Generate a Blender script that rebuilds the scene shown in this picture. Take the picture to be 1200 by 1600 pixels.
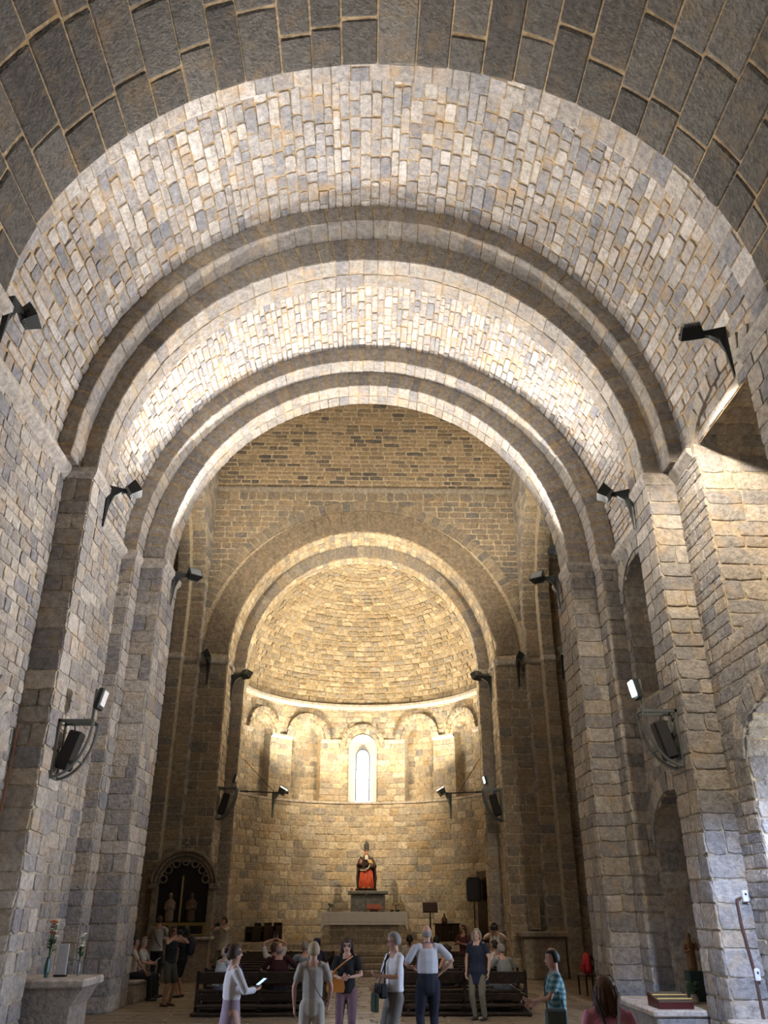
import bpy, bmesh, math, random
import numpy as np
from mathutils import Vector, Matrix

random.seed(11)
PI = math.pi
scene = bpy.context.scene
COL = scene.collection
for o in list(bpy.data.objects):
    bpy.data.objects.remove(o)

# ------------------------------------------------------------------ camera
CAM = Vector((-0.1, 0.0, 2.1))
PITCH, YAW, FPX = math.radians(26.1), math.radians(1.32), 1250.0
cd = bpy.data.cameras.new('camera')
cd.sensor_fit = 'VERTICAL'
cd.sensor_height = 36.0
cd.lens = FPX / 1600 * 36.0
cd.clip_start, cd.clip_end = 0.05, 300
cam = bpy.data.objects.new('camera', cd)
cam.location = CAM
cam.rotation_euler = (PI / 2 + PITCH, 0, -YAW)
COL.objects.link(cam)
scene.camera = cam

# ------------------------------------------------------------------ exposure, sky
scene.view_settings.view_transform = 'Standard'
scene.view_settings.look = 'None'
scene.view_settings.gamma = 1.0
scene.view_settings.use_curve_mapping = False
scene.view_settings.exposure = 0.3
LAMP = 1.0                                   # one dial for all electric lamps
w = bpy.data.worlds.new('sky')
scene.world = w
w.use_nodes = True
bg = w.node_tree.nodes['Background']
# overcast-blue sky above the horizon, sunlit ground below it
_tc = w.node_tree.nodes.new('ShaderNodeTexCoord')
_sp = w.node_tree.nodes.new('ShaderNodeSeparateXYZ')
_mr = w.node_tree.nodes.new('ShaderNodeMapRange')
_mr.inputs[1].default_value, _mr.inputs[2].default_value = -0.05, 0.05
_mx = w.node_tree.nodes.new('ShaderNodeMix')
_mx.data_type = 'RGBA'
_mx.inputs[6].default_value = (0.30, 0.27, 0.22, 1)
_mx.inputs[7].default_value = (0.55, 0.70, 1.0, 1)
w.node_tree.links.new(_tc.outputs['Generated'], _sp.inputs[0])
w.node_tree.links.new(_sp.outputs['Z'], _mr.inputs[0])
w.node_tree.links.new(_mr.outputs[0], _mx.inputs[0])
w.node_tree.links.new(_mx.outputs[2], bg.inputs[0])
bg.inputs[1].default_value = 17.0
scene.cycles.max_bounces = 6
scene.cycles.diffuse_bounces = 4
scene.cycles.sample_clamp_indirect = 6.0


def portal(name, loc, rot, sx, sy):
    """daylight portal filling a door or window opening"""
    l = bpy.data.lights.new(name, 'AREA')
    l.shape = 'RECTANGLE'
    l.size, l.size_y = sx, sy
    l.cycles.is_portal = True
    o = bpy.data.objects.new(name, l)
    o.location = loc
    o.rotation_euler = rot
    COL.objects.link(o)


portal('daylight_portal', (8.5, 12.5, 2.35), (0, PI / 2, 0), 4.7, 2.8)
portal('daylight_portal', (-8.5, 12.7, 1.6), (0, -PI / 2, 0), 3.2, 2.4)
portal('daylight_portal', (-0.1, 37.3, 7.5), (-PI / 2, 0, 0), 0.7, 2.9)


# ------------------------------------------------------------------ tags
def tag(o, label=None, cat=None, group=None, kind=None):
    if label:
        o['label'] = label
    if cat:
        o['category'] = cat
    if group:
        o['group'] = group
    if kind:
        o['kind'] = kind
    return o


def empty(name, loc=(0, 0, 0), rz=0.0):
    o = bpy.data.objects.new(name, None)
    o.empty_display_size = 0.1
    o.location = loc
    o.rotation_euler = (0, 0, rz)
    COL.objects.link(o)
    return o


def copy_tree(o, parent=None):
    c = o.copy()
    COL.objects.link(c)
    c.parent = parent
    for ch in list(o.children):
        copy_tree(ch, c)
    return c


# ------------------------------------------------------------------ materials
def _nt(name):
    m = bpy.data.materials.new(name)
    m.use_nodes = True
    nt = m.node_tree
    b = nt.nodes['Principled BSDF']
    return m, nt, b


def _ramp(nt, cols, const=False):
    r = nt.nodes.new('ShaderNodeValToRGB')
    e = r.color_ramp.elements
    n = len(cols)
    while len(e) < n:
        e.new(0.5)
    for i, c in enumerate(cols):
        e[i].position = i / n if const else i / (n - 1)
        e[i].color = (*c, 1)
    r.color_ramp.interpolation = 'CONSTANT' if const else 'LINEAR'
    return r


def stone_mat(name, cols, stain=(0.55, 0.36, 0.16), stain_amt=0.35, bump=0.6, rough=0.9, island=True, vein=0.0):
    """hewn stone: a colour of its own for every block, mottling, ochre stains, rough relief"""
    m, nt, b = _nt(name)
    N, L = nt.nodes, nt.links
    geo = N.new('ShaderNodeNewGeometry')
    oi = N.new('ShaderNodeObjectInfo')
    add = N.new('ShaderNodeMath')
    add.operation = 'ADD'
    L.new(geo.outputs['Random Per Island'], add.inputs[0])
    L.new(oi.outputs['Random'], add.inputs[1])
    fr = N.new('ShaderNodeMath')
    fr.operation = 'FRACT'
    L.new(add.outputs[0], fr.inputs[0])
    r = _ramp(nt, cols)
    if island:
        L.new(fr.outputs[0], r.inputs[0])
    else:
        r.inputs[0].default_value = 0.5
    n1 = N.new('ShaderNodeTexNoise')
    n1.inputs['Scale'].default_value = 8.0
    n1.inputs['Detail'].default_value = 4
    n1.inputs['Roughness'].default_value = 0.75
    L.new(geo.outputs['Position'], n1.inputs['Vector'])
    if not island:
        L.new(n1.outputs['Fac'], r.inputs[0])
    mr = N.new('ShaderNodeMapRange')
    mr.inputs[1].default_value = 0.3
    mr.inputs[2].default_value = 0.7
    mr.inputs[3].default_value = 0.58
    mr.inputs[4].default_value = 1.32
    L.new(n1.outputs['Fac'], mr.inputs[0])
    mul = N.new('ShaderNodeMix')
    mul.data_type = 'RGBA'
    mul.blend_type = 'MULTIPLY'
    mul.inputs[0].default_value = 1
    L.new(r.outputs[0], mul.inputs[6])
    L.new(mr.outputs[0], mul.inputs[7])
    n2 = N.new('ShaderNodeTexNoise')
    n2.inputs['Scale'].default_value = 1.7
    n2.inputs['Detail'].default_value = 2
    n2.inputs['Roughness'].default_value = 0.7
    L.new(geo.outputs['Position'], n2.inputs['Vector'])
    mr2 = N.new('ShaderNodeMapRange')
    mr2.inputs[1].default_value = 0.52
    mr2.inputs[2].default_value = 0.72
    mr2.inputs[3].default_value = 0
    mr2.inputs[4].default_value = stain_amt
    L.new(n2.outputs['Fac'], mr2.inputs[0])
    mx = N.new('ShaderNodeMix')
    mx.data_type = 'RGBA'
    L.new(mr2.outputs[0], mx.inputs[0])
    L.new(mul.outputs[2], mx.inputs[6])
    mx.inputs[7].default_value = (*stain, 1)
    L.new(mx.outputs[2], b.inputs['Base Color'])
    b.inputs['Roughness'].default_value = rough
    b.inputs['Specular IOR Level'].default_value = 0.2
    n3 = N.new('ShaderNodeTexNoise')
    n3.inputs['Scale'].default_value = 16
    n3.inputs['Detail'].default_value = 4
    n3.inputs['Roughness'].default_value = 0.6
    L.new(geo.outputs['Position'], n3.inputs['Vector'])
    bp = N.new('ShaderNodeBump')
    bp.inputs['Strength'].default_value = bump
    bp.inputs['Distance'].default_value = 0.045
    L.new(n3.outputs['Fac'], bp.inputs['Height'])
    L.new(bp.outputs[0], b.inputs['Normal'])
    return m


_mats = {}


def mat(name, col, rough=0.6, metal=0.0, var=0.12, scale=30.0, bump=0.0, emit=0.0, coords='Object'):
    """plain stuff with a little mottling"""
    if name in _mats:
        return _mats[name]
    m, nt, b = _nt(name)
    N, L = nt.nodes, nt.links
    tc = N.new('ShaderNodeTexCoord')
    n = N.new('ShaderNodeTexNoise')
    n.inputs['Scale'].default_value = scale
    n.inputs['Detail'].default_value = 4
    L.new(tc.outputs[coords], n.inputs['Vector'])
    lo = tuple(max(0, c * (1 - var * 1.6)) for c in col)
    hi = tuple(min(1, c * (1 + var * 1.6)) for c in col)
    r = _ramp(nt, [lo, hi])
    L.new(n.outputs['Fac'], r.inputs[0])
    L.new(r.outputs[0], b.inputs['Base Color'])
    b.inputs['Roughness'].default_value = rough
    b.inputs['Metallic'].default_value = metal
    b.inputs['Specular IOR Level'].default_value = 0.35
    if bump:
        bp = N.new('ShaderNodeBump')
        bp.inputs['Strength'].default_value = bump
        bp.inputs['Distance'].default_value = 0.01
        L.new(n.outputs['Fac'], bp.inputs['Height'])
        L.new(bp.outputs[0], b.inputs['Normal'])
    if emit:
        b.inputs['Emission Color'].default_value = (*col, 1)
        b.inputs['Emission Strength'].default_value = emit
    _mats[name] = m
    return m


def wave_mat(name, c1, c2, scale, rough=0.8, axis='X', dist=2.0):
    """woven or printed cloth with stripes, also wood grain"""
    if name in _mats:
        return _mats[name]
    m, nt, b = _nt(name)
    N, L = nt.nodes, nt.links
    tc = N.new('ShaderNodeTexCoord')
    wv = N.new('ShaderNodeTexWave')
    wv.bands_direction = axis
    wv.inputs['Scale'].default_value = scale
    wv.inputs['Distortion'].default_value = dist
    wv.inputs['Detail'].default_value = 2
    L.new(tc.outputs['Object'], wv.inputs['Vector'])
    r = _ramp(nt, [c1, c2])
    L.new(wv.outputs['Fac'], r.inputs[0])
    L.new(r.outputs[0], b.inputs['Base Color'])
    b.inputs['Roughness'].default_value = rough
    b.inputs['Specular IOR Level'].default_value = 0.3
    _mats[name] = m
    return m


GREYS = [(0.36, 0.33, 0.31), (0.46, 0.42, 0.38), (0.27, 0.27, 0.28), (0.52, 0.48, 0.43), (0.38, 0.36, 0.35), (0.24, 0.24, 0.26), (0.60, 0.56, 0.52), (0.42, 0.38, 0.34), (0.33, 0.31, 0.30)]
M_VAULT = stone_mat('vault_stone', GREYS, stain_amt=0.45, bump=0.7)
M_WALL = stone_mat('wall_stone', [(0.36, 0.33, 0.30), (0.29, 0.28, 0.27), (0.46, 0.42, 0.37), (0.23, 0.23, 0.25), (0.40, 0.35, 0.29), (0.50, 0.46, 0.41), (0.33, 0.31, 0.29), (0.26, 0.25, 0.25)], stain_amt=0.35, bump=0.8)
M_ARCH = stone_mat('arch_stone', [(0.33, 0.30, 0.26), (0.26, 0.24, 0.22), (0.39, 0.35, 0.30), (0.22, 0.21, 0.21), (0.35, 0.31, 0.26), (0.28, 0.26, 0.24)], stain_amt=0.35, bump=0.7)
M_NEAR = stone_mat('shaded_near_arch_stone', [(0.135, 0.122, 0.108), (0.105, 0.097, 0.087), (0.16, 0.147, 0.13), (0.12, 0.112, 0.10), (0.20, 0.187, 0.168)], stain=(.30, .20, .10), stain_amt=0.35, bump=1.0)  # palette darkened to carry the shade of the unlit near arch
M_AISLE = stone_mat('aisle_slab', [(0.36, 0.34, 0.31), (0.22, 0.20, 0.175), (0.30, 0.28, 0.25), (0.42, 0.40, 0.37)], stain_amt=0.1, bump=0.4, rough=0.38)
M_EAST = stone_mat('ochre_ashlar', [(0.34, 0.27, 0.18), (0.40, 0.32, 0.22), (0.31, 0.25, 0.18), (0.10, 0.10, 0.105), (0.37, 0.29, 0.19), (0.42, 0.34, 0.24), (0.28, 0.23, 0.17), (0.13, 0.125, 0.12), (0.36, 0.29, 0.20), (0.30, 0.24, 0.17)], stain_amt=0.2, bump=0.5)
M_EASTLOW = stone_mat('brown_ashlar', [(0.33, 0.27, 0.20), (0.27, 0.23, 0.18), (0.37, 0.31, 0.23), (0.20, 0.19, 0.18), (0.31, 0.25, 0.18)], stain_amt=0.25, bump=0.6)
M_APSE = stone_mat('apse_stone', [(0.46, 0.40, 0.30), (0.30, 0.28, 0.25), (0.54, 0.47, 0.36), (0.38, 0.30, 0.20), (0.26, 0.25, 0.24), (0.58, 0.52, 0.42), (0.42, 0.35, 0.25), (0.34, 0.31, 0.27), (0.50, 0.42, 0.30)], stain_amt=0.3, bump=0.7)
M_DOME = stone_mat('dome_stone', [(0.40, 0.34, 0.24), (0.25, 0.22, 0.17), (0.50, 0.43, 0.32), (0.33, 0.27, 0.18), (0.28, 0.26, 0.23), (0.45, 0.38, 0.27)], stain=(0.22, 0.165, 0.10), stain_amt=0.6, bump=0.9)
M_FLOOR = stone_mat('floor_slab', [(0.25, 0.205, 0.155), (0.21, 0.175, 0.135), (0.28, 0.23, 0.175), (0.23, 0.19, 0.145)], stain_amt=0.12, bump=0.25, rough=0.5)
M_MORTAR = stone_mat('ochre_mortar', [(0.34, 0.24, 0.13), (0.48, 0.37, 0.23)], stain_amt=0.4, bump=0.6, island=False)
M_MORTAR_P = stone_mat('pale_mortar', [(0.34, 0.29, 0.22), (0.50, 0.44, 0.34)], stain_amt=0.25, bump=0.6, island=False)
M_PLASTER = stone_mat('smooth_render', [(0.34, 0.28, 0.20), (0.44, 0.37, 0.27)], stain_amt=0.2, bump=0.2, island=False)
M_BAND = stone_mat('arch_render', [(0.20, 0.165, 0.125), (0.29, 0.24, 0.18)], stain_amt=0.15, bump=0.3, island=False)
M_TRIM_D = stone_mat('dark_trim', [(0.22, 0.20, 0.17), (0.32, 0.28, 0.23)], stain_amt=0.15, bump=0.4, island=False)  # darker trim tone for the east string course
M_MORTAR_E = stone_mat('cream_mortar', [(0.46, 0.38, 0.27), (0.60, 0.51, 0.38)], stain_amt=0.15, bump=0.5, island=False)
M_TRIM = stone_mat('dressed_stone', [(0.40, 0.37, 0.34), (0.50, 0.46, 0.41)], stain_amt=0.15, bump=0.3, island=False)
M_IRON = mat('dark_iron', (0.045, 0.05, 0.052), rough=0.5, metal=0.6)
M_BLACK = mat('black_plastic', (0.012, 0.012, 0.013), rough=0.55)
M_STEEL = mat('grey_steel', (0.16, 0.18, 0.18), rough=0.45, metal=0.6)
M_WOOD = wave_mat('dark_walnut', (0.018, 0.011, 0.008), (0.040, 0.025, 0.017), 6, rough=0.38, axis='Y', dist=6)


# ------------------------------------------------------------------ mesh helpers
class MB:
    def __init__(self):
        self.v, self.f = [], []

    def quad(self, a, b, c, d):
        n = len(self.v)
        self.v += [tuple(a), tuple(b), tuple(c), tuple(d)]
        self.f.append((n, n + 1, n + 2, n + 3))

    def box(self, x0, x1, y0, y1, z0, z1, M=None):
        n = len(self.v)
        pts = [(x, y, z) for z in (z0, z1) for y in (y0, y1) for x in (x0, x1)]
        if M is not None:
            pts = [tuple(M @ Vector(p)) for p in pts]
        self.v += pts
        for q in ((0, 2, 3, 1), (4, 5, 7, 6), (0, 1, 5, 4), (1, 3, 7, 5), (3, 2, 6, 7), (2, 0, 4, 6)):
            self.f.append(tuple(n + i for i in q))
        return self

    def cbox(self, x0, x1, y0, y1, z0, z1, c=0.01, M=None):
        """box with chamfered edges"""
        n = len(self.v)
        cx, cy, cz = (x0 + x1) / 2, (y0 + y1) / 2, (z0 + z1) / 2
        hx, hy, hz = abs(x1 - x0) / 2, abs(y1 - y0) / 2, abs(z1 - z0) / 2
        c = min(c, hx * .45, hy * .45, hz * .45)
        pts, faces = block_geo(hx, hy, hz, c)
        for p in pts:
            q = Vector((p[0] + cx, p[1] + cy, p[2] + cz))
            self.v.append(tuple(M @ q if M is not None else q))
        self.f += [tuple(n + i for i in f) for f in faces]
        return self

    def prism(self, pts, axis, a, b):
        """extrude a 2-D outline along an axis; pts in the other two axes"""
        n, k = len(self.v), len(pts)
        for d in (a, b):
            for p in pts:
                self.v.append({'x': (d, p[0], p[1]), 'y': (p[0], d, p[1]), 'z': (p[0], p[1], d)}[axis])
        for i in range(k):
            j = (i + 1) % k
            self.f.append((n + i, n + j, n + k + j, n + k + i))
        self.f.append(tuple(n + i for i in reversed(range(k))))
        self.f.append(tuple(n + k + i for i in range(k)))
        return self

    def tube(self, pts, r, seg=8, cap=True):
        """round tube through points, r a number or a list"""
        pts = [Vector(p) for p in pts]
        k = len(pts)
        rs = r if isinstance(r, (list, tuple)) else [r] * k
        n0 = len(self.v)
        ref = None
        for i, p in enumerate(pts):
            t = (pts[min(i + 1, k - 1)] - pts[max(i - 1, 0)]).normalized()
            if ref is None:
                ref = Vector((0, 0, 1)) if abs(t.z) < 0.9 else Vector((1, 0, 0))
            s = t.cross(ref).normalized()
            u = s.cross(t).normalized()
            ref = u
            for j in range(seg):
                a = 2 * PI * j / seg
                self.v.append(tuple(p + (s * math.cos(a) + u * math.sin(a)) * rs[i]))
        for i in range(k - 1):
            for j in range(seg):
                jj = (j + 1) % seg
                a = n0 + i * seg
                self.f.append((a + j, a + jj, a + seg + jj, a + seg + j))
        if cap:
            self.f.append(tuple(n0 + j for j in reversed(range(seg))))
            self.f.append(tuple(n0 + (k - 1) * seg + j for j in range(seg)))
        return self

    def lathe(self, prof, c=(0, 0, 0), seg=16, sx=1.0, sy=1.0, M=None):
        """profile of (radius, z) turned round the z axis"""
        n0 = len(self.v)
        for r, z in prof:
            for j in range(seg):
                a = 2 * PI * j / seg
                q = Vector((c[0] + r * math.cos(a) * sx, c[1] + r * math.sin(a) * sy, c[2] + z))
                self.v.append(tuple(M @ q if M is not None else q))
        for i in range(len(prof) - 1):
            for j in range(seg):
                jj = (j + 1) % seg
                a = n0 + i * seg
                self.f.append((a + j, a + jj, a + seg + jj, a + seg + j))
        self.f.append(tuple(n0 + j for j in reversed(range(seg))))
        e = n0 + (len(prof) - 1) * seg
        self.f.append(tuple(e + j for j in range(seg)))
        return self

    def ball(self, c, r, seg=10, rings=6, M=None):
        rx, ry, rz = (r, r, r) if not isinstance(r, (tuple, list)) else r
        prof = [(max(1e-4, math.sin(PI * i / rings)), -math.cos(PI * i / rings) * rz) for i in range(rings + 1)]
        n0 = len(self.v)
        self.lathe([(p[0], p[1]) for p in prof], (0, 0, 0), seg, rx, ry)
        for i in range(n0, len(self.v)):
            q = Vector(self.v[i])
            if M is not None:
                q = M @ q
            self.v[i] = tuple(q + Vector(c))
        return self

    def build(self, name, material, parent=None, smooth=False, flip=False):
        me = bpy.data.meshes.new(name)
        me.from_pydata(self.v, [], [tuple(reversed(f)) for f in self.f] if flip else self.f)
        me.materials.append(material)
        if smooth:
            me.polygons.foreach_set('use_smooth', [True] * len(me.polygons))
        me.update()
        o = bpy.data.objects.new(name, me)
        COL.objects.link(o)
        if parent is not None:
            o.parent = parent
        return o


def block_geo(hx, hy, hz, c, jit=0.0, rnd=None):
    """chamfered block: 24 points, 26 faces"""
    pts, idx = [], {}
    for sx in (-1, 1):
        for sy in (-1, 1):
            for sz in (-1, 1):
                J = [rnd.uniform(-jit, jit) if jit else 0 for _ in range(3)]
                for ax in range(3):
                    p = [sx * (hx - (0 if ax == 0 else c)), sy * (hy - (0 if ax == 1 else c)), sz * (hz - (0 if ax == 2 else c))]
                    idx[(sx, sy, sz, ax)] = len(pts)
                    pts.append((p[0] + J[0], p[1] + J[1], p[2] + J[2]))
    F = []
    for ax in range(3):
        o1, o2 = [a for a in range(3) if a != ax]
        for s in (-1, 1):
            q = []
            for a, b in ((-1, -1), (1, -1), (1, 1), (-1, 1)):
                k = [0, 0, 0]
                k[ax], k[o1], k[o2] = s, a, b
                q.append(idx[(*k, ax)])
            F.append(q)
        for a in (-1, 1):
            for b in (-1, 1):
                k1, k2 = [0, 0, 0], [0, 0, 0]
                k1[o1] = k2[o1] = a
                k1[o2] = k2[o2] = b
                k1[ax], k2[ax] = -1, 1
                F.append([idx[(*k1, o1)], idx[(*k2, o1)], idx[(*k2, o2)], idx[(*k1, o2)]])
    for sx in (-1, 1):
        for sy in (-1, 1):
            for sz in (-1, 1):
                F.append([idx[(sx, sy, sz, a)] for a in range(3)])
    P = [Vector(p) for p in pts]
    out = []
    for f in F:
        n = (P[f[1]] - P[f[0]]).cross(P[f[2]] - P[f[0]])
        cc = sum((P[i] for i in f), Vector()) / len(f)
        out.append(tuple(f) if n.dot(cc) > 0 else tuple(reversed(f)))
    return pts, out


# ------------------------------------------------------------------ stones
rs = random.Random(5)


def relief_geo():
    """face stone: irregular outline, worn edge, uneven front (x, y in -.5...5, z from -.6 to about 1)"""
    out = []
    for sx, sy in ((-1, -1), (0, -1), (1, -1), (1, 0), (1, 1), (0, 1), (-1, 1), (-1, 0)):
        c = 0.46 if sx and sy else 0.5
        out.append((sx * c + rs.uniform(-.03, .03), sy * c + rs.uniform(-.045, .045)))
    v = [(x, y, -.6) for x, y in out]
    v += [(x * .99, y * .985, .6) for x, y in out]
    v += [(x * (.955 + rs.uniform(-.03, .015)), y * (.90 + rs.uniform(-.05, .03)), .92 + rs.uniform(-.22, .2)) for x, y in out]
    v.append((rs.uniform(-.15, .15), rs.uniform(-.1, .1), 1.0 + rs.uniform(-.25, .5)))
    f = []
    for a in (0, 8):
        for i in range(8):
            j = (i + 1) % 8
            f.append((a + i, a + j, a + 8 + j, a + 8 + i))
    for i in range(8):
        f.append((16 + i, 16 + (i + 1) % 8, 24))
    return v, f


RELIEF = [relief_geo() for _ in range(12)]
BLOCK = [block_geo(.5, .5, .5, .035, .012, rs) for _ in range(8)]
_vm = {}


def variant_mesh(kind, i, material):
    k = (kind, i, material.name)
    if k not in _vm:
        v, f = (RELIEF if kind == 'r' else BLOCK)[i]
        me = bpy.data.meshes.new('hewn_stone')
        me.from_pydata(v, [], f)
        me.materials.append(material)
        me.update()
        _vm[k] = me
    return _vm[k]


_cf = (math.sin(YAW) * math.cos(PITCH), math.cos(YAW) * math.cos(PITCH), math.sin(PITCH))
_cr = (math.cos(YAW), -math.sin(YAW), 0)
_cu = Vector(_cr).cross(Vector(_cf))


def shown(P, area, N=None):
    """how large a stone shows from the photograph's standpoint"""
    d = P - CAM
    z = d.dot(Vector(_cf))
    if z < 0.5:
        return 0
    x = abs(d.dot(Vector(_cr))) / z * FPX
    y = abs(d.dot(_cu)) / z * FPX
    if x > 640 or y > 840:
        return 0
    a = area / (z * z)
    if N is not None:
        c = -N.dot(d) / d.length
        a *= max(0.0, c)
    return a


def emit_stones(root, name, items, material, most=300):
    """items: (matrix, kind, variant, shown). The largest become parts, the rest one stuff part"""
    items.sort(key=lambda t: -t[3])
    big = [t for t in items[:most] if t[3] > 0]
    rest = items[len(big):]
    for M, kind, i, _ in big:
        o = bpy.data.objects.new(name, variant_mesh(kind, i, material))
        o.matrix_basis = M
        o.parent = root
        COL.objects.link(o)
    if rest:
        V, F, n = [], [], 0
        for M, kind, i, _ in rest:
            v, f = (RELIEF if kind == 'r' else BLOCK)[i]
            A = np.array(M)
            q = np.asarray(v) @ A[:3, :3].T + A[:3, 3]
            V.append(q)
            F += [tuple(n + a for a in ff) for ff in f]
            n += len(v)
        me = bpy.data.meshes.new(name + '_field')
        me.from_pydata(np.vstack(V).tolist(), [], F)
        me.materials.append(material)
        o = bpy.data.objects.new(name + '_field', me)
        o['kind'] = 'stuff'
        o.parent = root
        COL.objects.link(o)


def rows_of(t0, t1, h0, h1, r):
    out, t = [], t0
    while t < t1 - 1e-6:
        h = r.uniform(h0, h1)
        if t + h > t1 - h0 * .6:
            h = t1 - t
        out.append((t, t + h))
        t += h
    return out


def lay(root, surf, rows, spans, L, material, seed=1, gap=.014, prot=(.012, .032), name='stone', most=300, tilt=.012, items=None, minlen=.07):
    """courses of stones on a surface; surf(s, t) gives point, along-vector, normal"""
    r = random.Random(seed)
    own = items is None
    items = [] if own else items
    for t0, t1 in rows:
        for s0, s1 in spans(t0, t1):
            s = s0
            while s < s1 - 1e-6:
                l = r.uniform(*L)
                if s + l > s1 - L[0] * .7:
                    l = s1 - s
                if l > minlen:
                    P, S, N = surf(s + l / 2, (t0 + t1) / 2)
                    S = Vector(S).normalized()
                    N = Vector(N).normalized()
                    P = Vector(P)
                    N2 = (N + Vector((r.uniform(-tilt, tilt) for _ in range(3)))).normalized()
                    S = (S - N2 * S.dot(N2)).normalized()
                    T = N2.cross(S)
                    a = r.uniform(-.012, .012)
                    S, T = S * math.cos(a) + T * math.sin(a), T * math.cos(a) - S * math.sin(a)
                    g = gap * r.uniform(.6, 1.3)
                    w, h, d = max(.03, l - g), max(.03, (t1 - t0) - g), r.uniform(*prot)
                    M = Matrix(((S.x * w, T.x * h, N2.x * d, P.x), (S.y * w, T.y * h, N2.y * d, P.y), (S.z * w, T.z * h, N2.z * d, P.z), (0, 0, 0, 1)))
                    items.append((M, 'r', r.randrange(12), shown(P, w * h, N)))
                s += l
    if own:
        emit_stones(root, name, items, material, most)
    return items


def minus(a, b, holes):
    """interval [a, b] without the holes"""
    segs = [(a, b)]
    for h0, h1 in holes:
        nx = []
        for s0, s1 in segs:
            if h1 <= s0 or h0 >= s1:
                nx.append((s0, s1))
            else:
                if h0 > s0:
                    nx.append((s0, h0))
                if h1 < s1:
                    nx.append((h1, s1))
        segs = nx
    return segs


def arch_hole(c, a, zb, zs, b):
    """opening with a round or segmental head: span at height t, or none"""
    def f(t0, t1):
        t = (t0 + t1) / 2
        if t < zb or t > zs + b:
            return None
        if t <= zs:
            return (c - a, c + a)
        k = a * math.sqrt(max(0, 1 - ((t - zs) / b) ** 2))
        return (c - k, c + k)
    return f


def span_fn(s0, s1, holes=(), edge=None):
    def f(t0, t1):
        hs = [h(t0, t1) for h in holes]
        a, b = (s0, s1) if edge is None else edge(t0, t1)
        return minus(a, b, [h for h in hs if h])
    return f


def backing(name, surf, t0, t1, spans, material, parent=None, dt=.08, ds=.6, off=0.0):
    """the mortar bed behind the stones, with the same openings"""
    m = MB()
    n = max(1, round((t1 - t0) / dt))
    for i in range(n):
        a, b = t0 + (t1 - t0) * i / n, t0 + (t1 - t0) * (i + 1) / n
        for s0, s1 in spans(a, b):
            k = max(1, round((s1 - s0) / ds))
            for j in range(k):
                u, v = s0 + (s1 - s0) * j / k, s0 + (s1 - s0) * (j + 1) / k
                q = []
                for s, t in ((u, a), (v, a), (v, b), (u, b)):
                    P, S, N = surf(s, t)
                    q.append(Vector(P) + Vector(N).normalized() * off)
                m.quad(*q)
    return m.build(name, material, parent)


def plane_x(x, nx):
    """wall whose plane is x = const; s runs along y, t along z"""
    def f(s, t):
        return (x, s, t), (0, -nx, 0) if nx < 0 else (0, 1, 0), (nx, 0, 0)
    return f


def plane_y(y, ny=-1):
    def f(s, t):
        return (s, y, t), (1, 0, 0), (0, ny, 0)
    return f


def structure(o, label, cat, group=None):
    return tag(o, label, cat, group, 'structure')


# ================================================================== STRUCTURE
Z0 = 10.4          # springing of the nave vault
XW = 6.5           # nave walls
ZE = 10.25         # springing at the east end


def ell(cx, z0, a, b, ph):
    p = Vector((cx + a * math.cos(ph), 0, z0 + b * math.sin(ph)))
    n = Vector((math.cos(ph) / a, 0, math.sin(ph) / b)).normalized()
    return p, n


def arch_ring(name, cx, z0, a, b, tr, y0, y1, material, mortar, wv, dl, seed, parent=None, label=None, cat='arch', pname='voussoir', clip=None, phr=(0, PI), gap=.028, most=300, prot=.02):
    """one order of a round arch: mortar core and proud voussoirs"""
    core = MB()
    n = 48
    k = prot
    P = []
    for i in range(n + 1):
        ph = phr[0] + (phr[1] - phr[0]) * i / n
        p, nn = ell(cx, z0, a, b, ph)
        P.append((p + nn * k, p + nn * (tr - k)))
    for i in range(n):
        (a0, b0), (a1, b1) = P[i], P[i + 1]
        ya, yb = Vector((0, y0 + k, 0)), Vector((0, y1 - k, 0))
        core.quad(a0 + ya, a1 + ya, a1 + yb, a0 + yb)
        core.quad(a0 + ya, b0 + ya, b1 + ya, a1 + ya)
        core.quad(a0 + yb, a1 + yb, b1 + yb, b0 + yb)
        core.quad(b0 + ya, b0 + yb, b1 + yb, b1 + ya)
    root = core.build(name, mortar, parent)
    if label:
        structure(root, label, cat)
    r = random.Random(seed)
    items = []
    L = (phr[1] - phr[0]) * (a + b) / 2
    ph = phr[0]
    while ph < phr[1] - 1e-6:
        d = r.uniform(.82, 1.18) * wv / ((a + b) / 2)
        if ph + d > phr[1] - .4 * wv / a:
            d = phr[1] - ph
        p, nn = ell(cx, z0, a, b, ph + d / 2)
        q, _ = ell(cx, z0, a, b, ph)
        q2, _ = ell(cx, z0, a, b, ph + d)
        S = (q2 - q).normalized()
        wl = (q2 - q).length * (1 + tr * .4 / a)
        y = y0
        first = r.uniform(*dl)
        while y < y1 - 1e-6:
            l = r.uniform(*dl)
            if y + l > y1 - dl[0] * .6:
                l = y1 - y
            j = r.uniform(-.006, .012)
            c = p + nn * (tr / 2 - j) + Vector((0, y + l / 2, 0))
            sx, sy, sz = wl - gap, l - (gap if l < y1 - y0 else 0), tr
            N = Vector((0, -1, 0)) if False else nn
            M = Matrix(((S.x * sx, 0, nn.x * sz, c.x), (0, sy, 0, c.y), (S.z * sx, 0, nn.z * sz, c.z), (0, 0, 0, 1)))
            if clip is None or clip(c):
                items.append((M, 'b', r.randrange(8), shown(c, sx * max(sy, sz))))
            y += l
        ph += d
    emit_stones(root, pname, items, material, most)
    return root


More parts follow.
